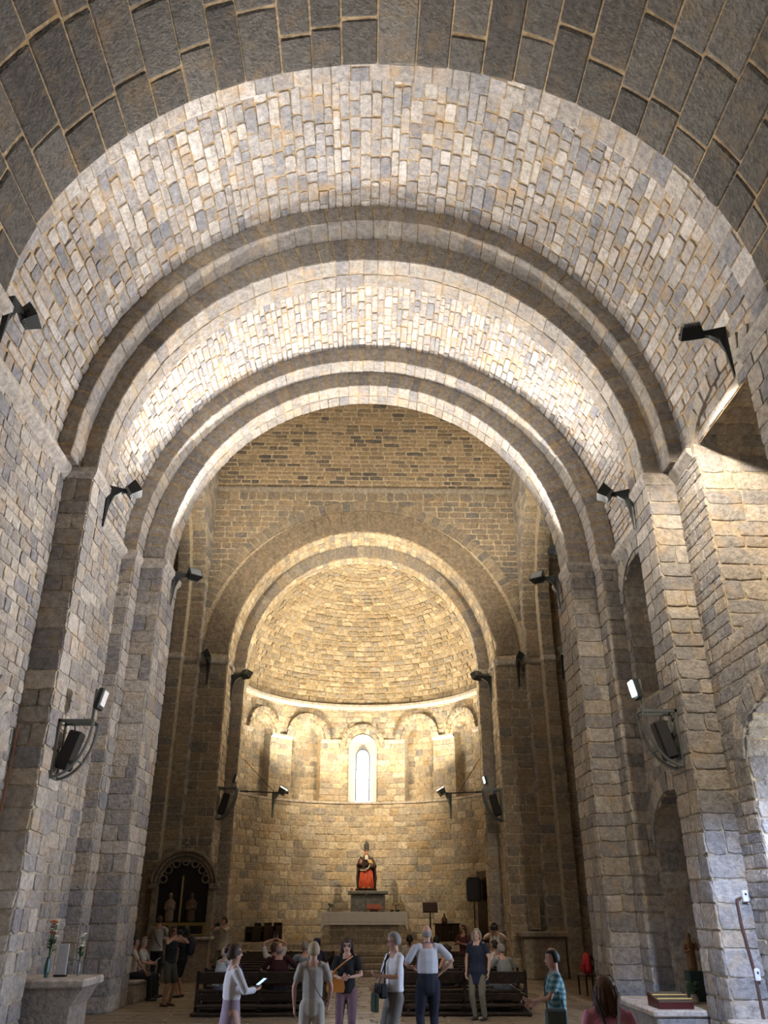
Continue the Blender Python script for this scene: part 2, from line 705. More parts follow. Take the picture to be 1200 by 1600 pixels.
def impost(x0, x1, y0, y1, zt, h, out, parent, side_w=True):
    """moulded capital slab: straight fillet over a chamfer"""
    m = MB()
    lv = [(0.0, zt - h), (0.02, zt - h), (out, zt - h * .45), (out, zt)]
    n0 = len(m.v)
    for o_, z in lv:
        m.v += [(x0 - o_, y0 - o_, z), (x1 + o_, y0 - o_, z), (x1 + o_, y1 + o_, z), (x0 - o_, y1 + o_, z)]
    for i in range(3):
        for j in range(4):
            k = (j + 1) % 4
            m.f.append((n0 + i * 4 + j, n0 + i * 4 + k, n0 + i * 4 + 4 + k, n0 + i * 4 + 4 + j))
    m.f.append((n0 + 3, n0 + 2, n0 + 1, n0))
    m.f.append(tuple(n0 + 12 + j for j in range(4)))
    return m.build('impost', M_TRIM, parent)


def pilaster(label, xi, xo, y0, y1, zb, zt, seed, step=None, material=M_WALL, hr=(.26, .42), Lr=(.32, .7)):
    """pier against a wall: xi its inner face, xo the wall; step = (x, y0, y1) an outer order"""
    side = 1 if xi > 0 else -1
    m = MB()
    lo, hi = min(xi, xo), max(xi, xo)
    m.box(lo + (.012 if side > 0 else 0), hi - (.012 if side < 0 else 0), y0 + .012, y1 - .012, zb, zt)
    if step:
        l2, h2 = min(step[0], xo), max(step[0], xo)
        m.box(l2 + (.012 if side > 0 else 0), h2 - (.012 if side < 0 else 0), step[1] + .012, step[2] - .012, zb, zt)
    root = m.build('pilaster', M_MORTAR_P)
    structure(root, label, 'pilaster')
    r = random.Random(seed)
    rows = rows_of(zb, zt, *hr, r)
    it = []
    w0, w1 = (lo, hi)
    if step:
        w0, w1 = (lo, step[0]) if side > 0 else (step[0], hi)
        if side > 0:
            w0, w1 = lo, step[0]
        lay(root, plane_y(step[1]), rows, span_fn(min(step[0], xo), max(step[0], xo)), (.25, .6), material, seed + 1, items=it)
        lay(root, plane_x(step[0], -side), rows, span_fn(step[1], y0), (.25, .7), material, seed + 2, items=it)
    lay(root, plane_y(y0), rows, span_fn(w0, w1), Lr, material, seed + 3, items=it, prot=(.008, .022))
    lay(root, plane_x(xi, -side), rows, span_fn(y0, y1), Lr, material, seed + 4, items=it, prot=(.008, .022))
    emit_stones(root, 'stone', it, material)
    impost(lo, hi, y0, y1, zt + .22, .24, .10, root)
    if step:
        impost(min(step[0], xo), max(step[0], xo), step[1], step[2], zt + .22, .24, .08, root)
    return root


# ---- floor
fl = MB().box(-13, 13, -8.3, 38.5, -.3, -.012).build('floor', M_MORTAR_P)
structure(fl, 'pale brown flagstone floor of the nave under the pews', 'floor')
rr = random.Random(3)
rows = rows_of(6.0, 29.4, .45, .75, rr)
lay(fl, lambda s, t: ((s, t, 0), (1, 0, 0), (0, 0, 1)), rows, lambda a, b: [(-6.4, -.9), (.68, 6.4)] if a < 21.5 else [(-10, -.9), (.68, 10)], (.5, 1.1), M_FLOOR, 4, gap=.012, prot=(.008, .012), name='slab', tilt=.002)

lay(fl, lambda s, t: ((s, t, 0), (1, 0, 0), (0, 0, 1)), rows_of(6.0, 29.4, .3, .6, rr), lambda a, b: [(-.9, .68)], (.3, .8), M_AISLE, 5, gap=.03, prot=(.008, .014), name='aisle_slab', tilt=.006)

# ---- nave walls
door_R = arch_hole(12.5, 1.62, 0, 4.4, .85)
rec_R = arch_hole(12.15, 1.6, 6.35, 10.2, .8)
door_L = arch_hole(12.7, 1.65, 0, 4.5, 1.1)
rec_R2 = arch_hole(18.0, 1.15, 6.4, 9.0, .9)
low_R2 = arch_hole(18.0, 1.35, 0.0, 3.2, 1.1)


def nave_wall(name, label, side, y0, y1, holes, seed, zt=Z0 + .25, mt=M_WALL, ylay=None):
    sf = plane_x(side * XW, -side)
    # keep the courses running one way: s is y for both sides
    def surf(s, t):
        return (side * XW, s, t), (0, 1, 0) if side < 0 else (0, -1, 0), (-side, 0, 0)
    sp = span_fn(y0, y1, holes)
    o = backing(name, surf, 0, zt, sp, M_MORTAR_P, dt=.1, ds=3)
    structure(o, label, 'wall')
    r = random.Random(seed)
    rows = rows_of(0, zt - .3, .16, .32, r)
    ya = ylay if ylay is not None else y0
    lay(o, surf, rows, span_fn(ya, y1, holes), (.22, .62), mt, seed)
    return o


wl1 = nave_wall('wall_left', 'pale grey stone wall of the near left bay', -1, -8, 15.05, [door_L], 21, ylay=8.5)
wl2 = nave_wall('wall_left', 'stone wall of the second left bay behind the flower shelf', -1, 15.95, 20.05, [], 22)
wr1 = nave_wall('wall_right', 'stone wall of the near right bay with an arched doorway and a high recess', 1, -8, 15.05, [door_R, rec_R], 23, ylay=8.5)
wr2 = nave_wall('wall_right', 'shadowed stone wall of the second right bay', 1, 15.95, 20.05, [rec_R2, low_R2], 24)


def recess(parent, side, c, a, zb, zs, b, depth, seed, mt=M_WALL, back=True, hole=None, floor=True, rings=True):
    """reveal of an arched opening in a side wall: jambs, soffit, back wall and the ring of voussoirs"""
    x0, x1 = side * XW, side * (XW + depth)
    sg = side
    it = []
    m = MB()
    n = 14
    pts = [(c - a, zb), (c - a, zs)] + [(c - a * math.cos(PI * i / n), zs + b * math.sin(PI * i / n)) for i in range(1, n)] + [(c + a, zs), (c + a, zb)]
    for (ya, za), (yb, zb_) in zip(pts[:-1], pts[1:]):
        m.quad((x0, ya, za), (x1, ya, za), (x1, yb, zb_), (x0, yb, zb_))
    if floor:
        m.quad((x0, c - a, zb), (x0, c + a, zb), (x1, c + a, zb), (x1, c - a, zb))
    if back:
        m2 = [(x1, y, z) for y, z in pts]
        if hole is None:
            k = len(m.v)
            m.v += m2
            m.f.append(tuple(range(k, k + len(m2))))
    o = m.build('reveal', M_MORTAR_P, parent)
    r = random.Random(seed)
    rows = rows_of(zb, zs, .22, .4, r)
    xs = (min(x0, x1), max(x0, x1))
    lay(parent, lambda s, t: ((s, c + a, t), (1, 0, 0), (0, -1, 0)), rows, span_fn(*xs), (.35, .8), mt, seed + 1, items=it)
    # soffit stones
    LA = PI * (a + b) / 2
    def sof(s, t):
        ph = t / LA * PI
        return (s, c - a * math.cos(ph), zs + b * math.sin(ph)), (1, 0, 0), (0, math.cos(ph) / a, -math.sin(ph) / b)
    lay(parent, sof, rows_of(0, LA, .25, .4, r), span_fn(*xs), (.4, .8), mt, seed + 2, items=it)
    emit_stones(parent, 'reveal_stone', it, mt)
    if rings:
        it = []
        nv = max(9, int(LA / .3))
        for i in range(nv):
            ph = PI * (i + .5) / nv
            p = Vector((x0 - sg * .0, c - a * math.cos(ph), zs + b * math.sin(ph)))
            nn = Vector((0, -math.cos(ph) / a, math.sin(ph) / b)).normalized()
            S = Vector((0, nn.z, -nn.y))
            cc = p + nn * .2
            wv = LA / nv * 1.12 - .02
            X = Vector((1, 0, 0))
            M = Matrix(((S.x * wv, X.x * .12, nn.x * .4, cc.x), (S.y * wv, X.y * .12, nn.y * .4, cc.y), (S.z * wv, X.z * .12, nn.z * .4, cc.z), (0, 0, 0, 1)))
            it.append((M, 'b', i % 8, 1e-3 + shown(cc, wv * .4)))
        emit_stones(parent, 'voussoir', it, mt)
    return o


recess(wr1, 1, 12.5, 1.62, 0, 4.4, .85, 2.05, 31, back=False, floor=False)
recess(wr1, 1, 12.15, 1.6, 6.35, 10.2, .8, 2.05, 32, back=False)
recess(wl1, -1, 12.7, 1.65, 0, 4.5, 1.1, 2.05, 33, back=False, floor=False)
recess(wr2, 1, 18.0, 1.15, 6.4, 9.0, .9, 1.2, 34)
recess(wr2, 1, 18.0, 1.35, 0.0, 3.2, 1.1, .9, 35)

# plinth course at the foot of the right bay
pl = MB()
pl.cbox(5.75, 6.6, 14.2, 15.0, 0, .44, .03)
structure(pl.build('plinth', M_TRIM), 'low pale plinth at the foot of the near right pier', 'plinth')

# string courses along the springing
for i, (sd, y0, y1, lb) in enumerate([(-1, 4.0, 15.0, 'moulded string course on the near left wall under the vault'), (-1, 16.0, 19.45, 'moulded string course on the second left bay under the vault'),
                                      (1, 13.85, 15.0, 'short moulded string course beside the high right recess'), (1, 16.0, 19.45, 'moulded string course on the second right bay')]):
    x = sd * XW
    m = MB().prism([(x + sd * .05, Z0), (x - sd * .16, Z0), (x - sd * .16, Z0 - .1), (x - sd * .02, Z0 - .24), (x + sd * .05, Z0 - .24)], 'y', y0, y1)
    structure(m.build('trim_%d' % (i + 1), M_TRIM), lb, 'trim')

# ---- vaults
def vault(label, a, b, y0, y1, yl0, yl1, seed, mt=M_VAULT, n=(.17, .31)):
    R = (a + b) / 2
    def surf(s, t):
        ph = t / R
        return (a * math.cos(ph), s, Z0 + b * math.sin(ph)), (0, 1, 0), (-math.cos(ph) / a, 0, -math.sin(ph) / b)
    o = backing('ceiling_vault', surf, 0, PI * R, span_fn(y0, y1), M_MORTAR, dt=.35, ds=8)
    structure(o, label, 'vault')
    r = random.Random(seed)
    lay(o, surf, rows_of(0, PI * R, *n, r), span_fn(yl0, yl1), (.22, .75), mt, seed, prot=(.012, .045), gap=.022, tilt=.025)
    return o


vault('barrel vault of grey stones over the near bay', 6.55, 7.2, 10.6, 14.5, 10.6, 14.45, 41)
vault('brightly lit barrel vault over the second bay', 6.55, 6.75, 16.5, 19.5, 16.55, 19.45, 42, n=(.12, .22))
vw = vault('unlit barrel vault over the entrance bay', 6.55, 7.2, -8.2, 6.2, 4.0, 6.1, 43)

# ---- transverse arches and their piers
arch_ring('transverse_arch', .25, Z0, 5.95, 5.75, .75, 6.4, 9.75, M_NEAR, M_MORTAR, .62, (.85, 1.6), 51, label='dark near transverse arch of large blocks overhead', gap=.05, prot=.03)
arch_ring('transverse_arch', .1, Z0, 6.4, 6.62, .62, 6.0, 10.7, M_VAULT, M_MORTAR, .42, (.5, 1.0), 52, label='outer order of the near transverse arch, lit along its far edge')
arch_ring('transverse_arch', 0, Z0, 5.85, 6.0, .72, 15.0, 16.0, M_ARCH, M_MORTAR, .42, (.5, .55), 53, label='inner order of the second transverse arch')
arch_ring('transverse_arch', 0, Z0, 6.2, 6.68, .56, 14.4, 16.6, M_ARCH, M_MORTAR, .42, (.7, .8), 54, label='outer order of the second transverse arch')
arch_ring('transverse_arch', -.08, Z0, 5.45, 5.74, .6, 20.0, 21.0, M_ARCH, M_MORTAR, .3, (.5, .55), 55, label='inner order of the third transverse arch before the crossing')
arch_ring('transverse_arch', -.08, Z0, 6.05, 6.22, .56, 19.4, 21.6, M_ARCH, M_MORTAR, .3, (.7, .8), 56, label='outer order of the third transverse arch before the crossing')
ZT = Z0 - .22
pilaster('near left pier carrying the dark overhead arch', -5.7, -6.55, 6.4, 9.75, 0, ZT, 61)
pilaster('near right pier carrying the dark overhead arch', 6.12, 6.6, 6.4, 10.7, 0, ZT, 62)
pilaster('second left pier with a caged loudspeaker on its flank', -5.9, -6.55, 15.0, 16.05, 0, ZT, 63)
pilaster('second right pier with a lit floodlight panel on its flank', 5.88, 6.55, 15.0, 16.05, 0, ZT, 64)
pilaster('third left stepped pier beside the pews', -5.53, -6.55, 20.0, 21.6, 0, ZT, 65, step=(-6.15, 19.4, 21.6))
pilaster('third right stepped pier beside the pews', 5.38, 6.55, 20.0, 21.6, 0, ZT, 66, step=(6.05, 19.4, 21.6))

# ---- crossing
XL, XR = -6.2, 5.8
cross = arch_hole(25.3, 3.3, 0, 12.0, 3.9)
for sd, X, lb, sd_seed in ((-1, XL, 'left side wall of the crossing with a stepped arch into the transept', 71), (1, XR, 'right side wall of the crossing with a stepped arch into the transept', 72)):
    def surf(s, t, X=X, sd=sd):
        return (X, s, t), (0, 1, 0) if sd < 0 else (0, -1, 0), (-sd, 0, 0)
    o = backing('wall_left' if sd < 0 else 'wall_right', surf, 0, 22, span_fn(21.6, 29.2, [cross]), M_MORTAR_P, dt=.12, ds=3)
    structure(o, lb, 'wall')
    lay(o, surf, rows_of(0, 21.5, .2, .34, random.Random(sd_seed)), span_fn(21.6, 29.0, [cross]), (.3, .6), M_WALL, sd_seed)
    # stepped orders of the side arch
    it = []
    m = MB()
    for k, (dx0, dx1, a, b) in enumerate(((0, .5, 3.3, 3.9), (.5, .95, 2.85, 3.45), (.95, 1.4, 3.1, 3.7))):
        xa, xb = X + sd * dx0, X + sd * dx1
        n = 20
        pts = [(25.3 + a, 0), (25.3 + a, 12.0)] + [(25.3 + a * math.cos(PI * i / n), 12.0 + b * math.sin(PI * i / n)) for i in range(1, n)] + [(25.3 - a, 12.0), (25.3 - a, 0)]
        for (ya, za), (yb, zb) in zip(pts[:-1], pts[1:]):
            m.quad((xa, ya, za), (xb, ya, za), (xb, yb, zb), (xa, yb, zb))
        # face of the order towards the crossing
        outer = 3.35
        po = [(25.3 + outer, 0), (25.3 + outer, 12.0)] + [(25.3 + outer * math.cos(PI * i / n), 12.0 + 3.95 * math.sin(PI * i / n)) for i in range(1, n)] + [(25.3 - outer, 12.0), (25.3 - outer, 0)]
        if k:
            for q in range(len(pts) - 1):
                m.quad((xa, *pts[q]), (xa, *po[q]), (xa, *po[q + 1]), (xa, *pts[q + 1]))
        r = random.Random(sd_seed + k)
        lay(o, lambda s, t, y=25.3 + a: ((s, y, t), (1, 0, 0), (0, -1, 0)), rows_of(0, 12, .22, .36, r), span_fn(min(xa, xb), max(xa, xb)), (.3, .5), M_EASTLOW, sd_seed + 5 + k, items=it)
        LA = PI * (a + b) / 2
        def sof(s, t, a=a, b=b, LA=LA):
            ph = t / LA * PI
            return (s, 25.3 + a * math.cos(ph), 12 + b * math.sin(ph)), (1, 0, 0), (0, -math.cos(ph) / a, -math.sin(ph) / b)
        lay(o, sof, rows_of(0, LA, .22, .32, r), span_fn(min(xa, xb), max(xa, xb)), (.3, .5), M_EASTLOW, sd_seed + 15 + k, items=it)
    m.build('side_arch_core', M_MORTAR_P, o)
    emit_stones(o, 'arch_stone', it, M_EASTLOW)
    im = MB()
    for dx0, dx1, a in ((0, .5, 3.3), (.5, .95, 2.85), (.95, 1.4, 3.1)):
        xa, xb = sorted((X + sd * dx0 - sd * .05, X + sd * dx1 + sd * .03))
        im.cbox(xa, xb, 25.3 + a - .1, 29.0, 9.98, 10.2, .05)
    im.build('impost_band', M_TRIM, o)
    # transept arm: east, end and west walls
    xe = X + sd * 1.4
    e0, e1 = sorted((xe, sd * 12.6))
    ew = backing('wall_east', plane_y(29.0), 0, 17, span_fn(e0, e1), M_MORTAR_P, dt=.4, ds=3)
    structure(ew, ('left' if sd < 0 else 'right') + ' transept east wall seen past the third pier', 'wall')
    lay(ew, plane_y(29.0), rows_of(0, 16, .2, .34, random.Random(sd_seed + 30)), span_fn(e0, e1), (.3, .65), M_EASTLOW, sd_seed + 31)
    tb = MB()
    tb.quad((sd * 12.6, 21.5, 0), (sd * 12.6, 29.2, 0), (sd * 12.6, 29.2, 17), (sd * 12.6, 21.5, 17))
    tb.quad((X, 21.6, 0), (sd * 12.6, 21.6, 0), (sd * 12.6, 21.6, 17), (X, 21.6, 17))
    tb.quad((X, 21.5, 16.2), (sd * 12.6, 21.5, 16.2), (sd * 12.6, 29.2, 16.2), (X, 29.2, 16.2))
    structure(tb.build('wall_left' if sd < 0 else 'wall_right', M_PLASTER), ('left' if sd < 0 else 'right') + ' transept arm end walls and ceiling', 'wall')

# ---- east wall above and beside the apse arch
AX = -.25
apse_open = arch_hole(AX, 4.94, 0, ZE, 5.15)
we = backing('wall_east', plane_y(29.0), 0, 22, span_fn(XL - .3, XR + .3, [arch_hole(AX, 4.94, -1, ZE, 5.15)]), M_MORTAR_E, dt=.08, ds=3)
structure(we, 'ochre ashlar wall above the apse arch', 'wall')
hood = arch_hole(AX, 6.35, -1, ZE, 6.5)
lay(we, plane_y(29.0), rows_of(17.35, 21.9, .17, .22, random.Random(81)), span_fn(XL, XR), (.3, .75), M_EAST, 82, prot=(.012, .03), gap=.04)
lay(we, plane_y(29.0), rows_of(10.2, 17.15, .2, .28, random.Random(83)), span_fn(XL, XR, [hood]), (.3, .7), M_EASTLOW, 84, name='block', gap=.03, prot=(.012, .028))
it = []
lay(we, plane_y(29.0), rows_of(0, 10.0, .24, .38, random.Random(85)), span_fn(XL, AX - 4.94), (.3, .6), M_EASTLOW, 86, items=it)
lay(we, plane_y(29.0), rows_of(0, 10.0, .24, .38, random.Random(87)), span_fn(AX + 4.94, XR), (.3, .6), M_EASTLOW, 88, items=it)
emit_stones(we, 'quoin', it, M_EASTLOW)
sc = MB().prism([(29.02, 17.35), (28.86, 17.35), (28.86, 17.27), (28.95, 17.14), (29.02, 17.14)], 'x', XL, XR)
sc.build('string_course', M_TRIM_D, we)
for xa, xb in ((XL, AX - 4.94), (AX + 4.94, XR)):
    MB().cbox(xa, xb + (.1 if xb < 0 else 0), 28.86, 29.1, ZE - .24, ZE, .05).build('impost', M_TRIM, we)

in_wall = lambda c: XL - .05 < c.x < XR + .05
arch_ring('hood_arch', AX, ZE, 6.08, 6.1, .4, 28.93, 29.1, M_EASTLOW, M_MORTAR_P, .3, (.3, .3), 91, label='outer ring of thin voussoirs around the apse arch', clip=in_wall, phr=(.2, PI - .2), gap=.045)
arch_ring('face_arch', AX, ZE, 4.96, 5.17, .93, 28.96, 29.1, M_BAND, M_BAND, .5, (.3, .3), 92, label='smooth rendered band around the apse arch', clip=in_wall, phr=(.03, PI - .03), gap=.006)


def jamb(root, x, nx, y0, y1, z0, z1, seed, mt, it):
    def surf(s, t):
        return (x, s, t), (0, -nx, 0) if nx < 0 else (0, 1, 0), (nx, 0, 0)
    lay(root, surf, rows_of(z0, z1, .2, .32, random.Random(seed)), span_fn(y0, y1), (.3, .6), mt, seed, items=it)


def apse_order(label, cx, a, b, y0, y1, seed):
    """soffit and jambs of one order of the apse arch"""
    R = (a + b) / 2
    m = MB()
    n = 40
    pts = [(cx + a, -.1)] + [(cx + a * math.cos(PI * i / n), ZE + b * math.sin(PI * i / n)) for i in range(n + 1)] + [(cx - a, -.1)]
    for (xa, za), (xb, zb) in zip(pts[:-1], pts[1:]):
        m.quad((xa, y0, za), (xb, y0, zb), (xb, y1, zb), (xa, y1, za))
    o = m.build('apse_arch', M_MORTAR)
    structure(o, label, 'arch')
    def sof(s, t):
        ph = t / R
        return (cx + a * math.cos(ph), s, ZE + b * math.sin(ph)), (0, 1, 0), (-math.cos(ph) / a, 0, -math.sin(ph) / b)
    it = []
    lay(o, sof, rows_of(0, PI * R, .2, .3, random.Random(seed)), span_fn(y0, y1), (.3, .6), M_APSE, seed, items=it)
    jamb(o, cx + a, -1, y0, y1, .0, ZE - .2, seed + 1, M_APSE, it)
    jamb(o, cx - a, 1, y0, y1, .0, ZE - .2, seed + 2, M_APSE, it)
    emit_stones(o, 'stone', it, M_APSE)
    return o


ao = apse_order('brightly lit outer soffit of the apse arch', AX, 4.94, 5.15, 29.0, 30.4, 101)
ai = apse_order('inner order of the apse arch with shadowed shafts', AX, 4.5, 4.66, 30.4, 31.1, 102)
arch_ring('apse_arch', AX, ZE, 4.51, 4.67, .5, 30.38, 30.6, M_ARCH, M_MORTAR_P, .28, (.3, .3), 103, label='brown voussoir face of the inner apse arch')
for sd in (-1, 1):
    x0, x1 = sorted((AX + sd * 4.5, AX + sd * 4.98))
    sh = MB().box(x0, x1, 30.4, 30.5, 0, ZE).build('shaft_bed', M_MORTAR_P, ai)
    it = []
    lay(ai, plane_y(30.4), rows_of(0, ZE - .2, .3, .5, random.Random(110 + sd)), span_fn(x0, x1), (.4, .6), M_ARCH, 111 + sd, items=it)
    emit_stones(ai, 'shaft_stone', it, M_ARCH)
    MB().cbox(x0 - .04, x1 + .04, 30.28, 31.1, ZE - .22, ZE, .06).build('impost', M_TRIM, ai)
    xo0, xo1 = sorted((AX + sd * 4.86, AX + sd * 5.0))
    MB().cbox(xo0, xo1, 28.9, 30.4, ZE - .2, ZE, .04).build('impost', M_TRIM, ao)

# ---- apse
CX, CY = -.2, 31.1
PLAT = .85


def cyl(R):
    def f(s, t):
        p = s / R
        return (CX + R * math.sin(p), CY + R * math.cos(p), t), (-math.cos(p), math.sin(p), 0), (-math.sin(p), -math.cos(p), 0)
    return f


RL, RU, RN = 5.0, 5.12, 5.5
H = PI / 2
lowsp = span_fn(-RL * H, RL * H)
al = backing('wall_apse', cyl(RL), 0, 6.0, lowsp, M_MORTAR_P, dt=1.0, ds=.3)
structure(al, 'curved lower wall of the apse behind the altar', 'wall')
lay(al, cyl(RL), rows_of(PLAT, 5.92, .2, .32, random.Random(121)), lowsp, (.3, .75), M_APSE, 122)
# ledge on top of the lower wall
m = MB()
n = 60
for i in range(n):
    q = []
    for j in (i, i + 1):
        p = -H + PI * j / n
        q.append([(CX + r * math.sin(p), CY + r * math.cos(p), z) for r, z in ((RL - .06, 5.92), (RL - .06, 6.0), (RN + .1, 6.03))])
    m.quad(q[0][0], q[1][0], q[1][1], q[0][1])
    m.quad(q[0][1], q[1][1], q[1][2], q[0][2])
    m.quad(q[0][0], (CX + RL * math.sin(-H + PI * i / n), CY + RL * math.cos(-H + PI * i / n), 5.88), (CX + RL * math.sin(-H + PI * (i + 1) / n), CY + RL * math.cos(-H + PI * (i + 1) / n), 5.88), q[1][0])
m.build('ledge', M_TRIM, al)

NICHE = [math.radians(d) for d in (-56, -28.5, 0, 28.5, 56)]
NW = [.62, .68, .6, .68, .62]
NZ = [8.55, 8.55, 8.22, 8.55, 8.55]       # springing of each head
nholes = [arch_hole(RU * p, w_, 5.9, z_, w_) for p, w_, z_ in zip(NICHE, NW, NZ)]
usp = span_fn(-RU * H, RU * H, nholes)
au = backing('wall_apse', cyl(RU), 6.0, 10.0, usp, M_MORTAR_P, dt=.06, ds=.3)
structure(au, 'upper arcaded wall of the apse with round-headed niches', 'wall')
lay(au, cyl(RU), rows_of(6.03, 8.5, .2, .3, random.Random(131)), usp, (.28, .6), M_APSE, 132)
sphole = [arch_hole(RU * p, w_ + .34, 5.9, z_, w_ + .34) for p, w_, z_ in zip(NICHE, NW, NZ)]
lay(au, cyl(RU), rows_of(8.68, 9.95, .18, .26, random.Random(133)), span_fn(-RU * H, RU * H, sphole), (.25, .5), M_APSE, 134, name='spandrel_stone')
for p, w_ in zip(NICHE, NW):
    c = RU * p
    # back wall of the niche, its jambs and head
    if abs(p) > .01:
        nsp = span_fn(RN * p - w_ * 1.12, RN * p + w_ * 1.12)
        backing('niche_back', cyl(RN), 6.0, 9.6, nsp, M_MORTAR_P, au, dt=.6, ds=.3)
        it = []
        lay(au, cyl(RN), rows_of(6.03, 9.5, .2, .3, random.Random(140)), nsp, (.25, .5), M_APSE, 141 + int(p * 20), items=it)
        emit_stones(au, 'niche_stone', it, M_APSE, 60)
        m = MB()
        nn_ = 16
        pr = [(-w_, 6.0), (-w_, 8.55)] + [(-w_ * math.cos(PI * i / nn_), 8.55 + w_ * math.sin(PI * i / nn_)) for i in range(1, nn_)] + [(w_, 8.55), (w_, 6.0)]
        for (sa, za), (sb, zb) in zip(pr[:-1], pr[1:]):
            m.quad(cyl(RU)(c + sa, za)[0], cyl(RN)(RN * p + sa, za)[0], cyl(RN)(RN * p + sb, zb)[0], cyl(RU)(c + sb, zb)[0])
        m.build('niche_reveal', M_APSE, au)
    # archivolt of two rings
    it = []
    for ring, (r0, tr, pj) in enumerate(((w_, .16, .03), (w_ + .17, .19, .11)) if abs(p) > .01 else ((w_ + .0, .2, .03), (w_ + .2, .19, .11))):
        nv = int(PI * (r0 + tr) / .22)
        for i in range(nv):
            ph = PI * (i + .5) / nv
            rm = r0 + tr / 2
            P, S0, N = cyl(RU)(c - rm * math.cos(ph), (8.57 if abs(p) > .01 else 8.28) + rm * math.sin(ph))
            P, N = Vector(P), Vector(N)
            A = Vector(cyl(RU)(c, 8)[1]) * -1.0
            rad = (-A * math.cos(ph) * -1.0) * -1.0 + Vector((0, 0, 1)) * math.sin(ph)
            rad = (A * -math.cos(ph) + Vector((0, 0, 1)) * math.sin(ph)).normalized()
            S = rad.cross(N).normalized()
            wv = PI * rm / nv - .012
            dp = .12 + pj * 2
            M = Matrix(((S.x * wv, rad.x * tr, N.x * dp, P.x), (S.y * wv, rad.y * tr, N.y * dp, P.y), (S.z * wv, rad.z * tr, N.z * dp, P.z), (0, 0, 0, 1)))
            it.append((M, 'b', i % 8, 1 + shown(P, wv * tr)))
    emit_stones(au, 'archivolt_stone', it, M_APSE, 200)
# impost ledges on the niche piers
edges = sorted((RU * p + sgn * w_) for p, w_ in zip(NICHE, NW) for sgn in (-1, 1))
edges = [-RU * H] + edges + [RU * H]
for a_, b_ in zip(edges[0::2], edges[1::2]):
    m = MB()
    k = 8
    for i in range(k):
        q = []
        for j in (i, i + 1):
            s = a_ + (b_ - a_) * j / k
            P, S, N = cyl(RU)(s, 0)
            P, N = Vector(P), Vector(N)
            q.append([P + N * o_ + Vector((0, 0, z)) for o_, z in ((.02, 8.42), (.1, 8.5), (.1, 8.58), (.0, 8.64))])
        for a in range(3):
            m.quad(q[0][a], q[1][a], q[1][a + 1], q[0][a + 1])
    m.build('impost_ledge', M_TRIM, au)
# cornice below the dome
m = MB()
n = 60
for i in range(n):
    q = []
    for j in (i, i + 1):
        p = -H + PI * j / n
        q.append([(CX + r * math.sin(p), CY + r * math.cos(p), z) for r, z in ((RU, 9.88), (4.96, 9.98), (4.9, 9.99), (4.9, 10.1), (5.2, 10.16))])
    for a in range(4):
        m.quad(q[0][a], q[1][a], q[1][a + 1], q[0][a + 1])
structure(m.build('trim_apse', M_TRIM), 'pale cornice ring at the foot of the apse half dome', 'trim')
RD = 5.02


def dome(s, t):
    th = t / RD
    r = RD * math.cos(th)
    p = s / max(r, .05)
    d = (math.sin(p) * math.cos(th), math.cos(p) * math.cos(th), math.sin(th))
    return (CX + RD * d[0], CY + RD * d[1], 10.12 + RD * d[2]), (-math.cos(p), math.sin(p), 0), (-d[0], -d[1], -d[2])


def dspan(t0, t1):
    r = RD * math.cos((t0 + t1) / 2 / RD)
    return [(-r * H, r * H)]


m = MB()
nu, nv = 40, 20
for i in range(nu):
    for j in range(nv):
        q = []
        for a, b in ((i, j), (i + 1, j), (i + 1, j + 1), (i, j + 1)):
            p, th = -H + PI * a / nu, H * b / nv
            q.append((CX + RD * math.sin(p) * math.cos(th), CY + RD * math.cos(p) * math.cos(th), 10.12 + RD * math.sin(th)))
        m.quad(*q)
dm = m.build('ceiling_apse', M_MORTAR)
structure(dm, 'golden lit half dome of rough stones over the apse', 'vault')
lay(dm, dome, rows_of(.02, RD * 1.45, .17, .27, random.Random(151)), dspan, (.25, .6), M_DOME, 152, prot=(.015, .055), tilt=.04, gap=.03)

# ---- presbytery platform and steps
pf = MB()
pf.box(-5.4, 5.0, 31.3, 36.6, 0, PLAT - .01)
pf_o = pf.build('floor_presbytery', M_MORTAR_P)
structure(pf_o, 'raised tan stone floor of the apse around the altar', 'floor')
lay(pf_o, lambda s, t: ((s, t, PLAT - .01), (1, 0, 0), (0, 0, 1)), rows_of(31.3, 36.2, .5, .8, random.Random(6)), lambda a, b: [(-5.1, 4.7)] if b < 32.5 else [(-math.sqrt(max(.1, 25 - (b - 31.1) ** 2)) - .2, math.sqrt(max(.1, 25 - (b - 31.1) ** 2)) - .2)], (.6, 1.2), M_FLOOR, 7, gap=.012, prot=(.006, .010), name='slab', tilt=.001)
st_root = empty('altar_steps', (AX, 29.6, 0))
structure(st_root, 'broad worn stone steps leading up to the altar', 'steps')
for i in range(4):
    y = .36 * i
    MB().cbox(-4.9, 4.9, y, 1.75, .17 * i + .0, .17 * (i + 1), .025).build('step', M_FLOOR, st_root)

# ---- apse window: splay, lead bars and glass
wn = empty('window_1', (CX, 36.1, 6.05))
structure(wn, 'narrow round-headed window glaring white in the apse centre', 'window')


def arch_pts(w_, zb, zs, n=12):
    return [(-w_, zb), (-w_, zs)] + [(-w_ * math.cos(PI * i / n), zs + w_ * math.sin(PI * i / n)) for i in range(1, n)] + [(w_, zs), (w_, zb)]


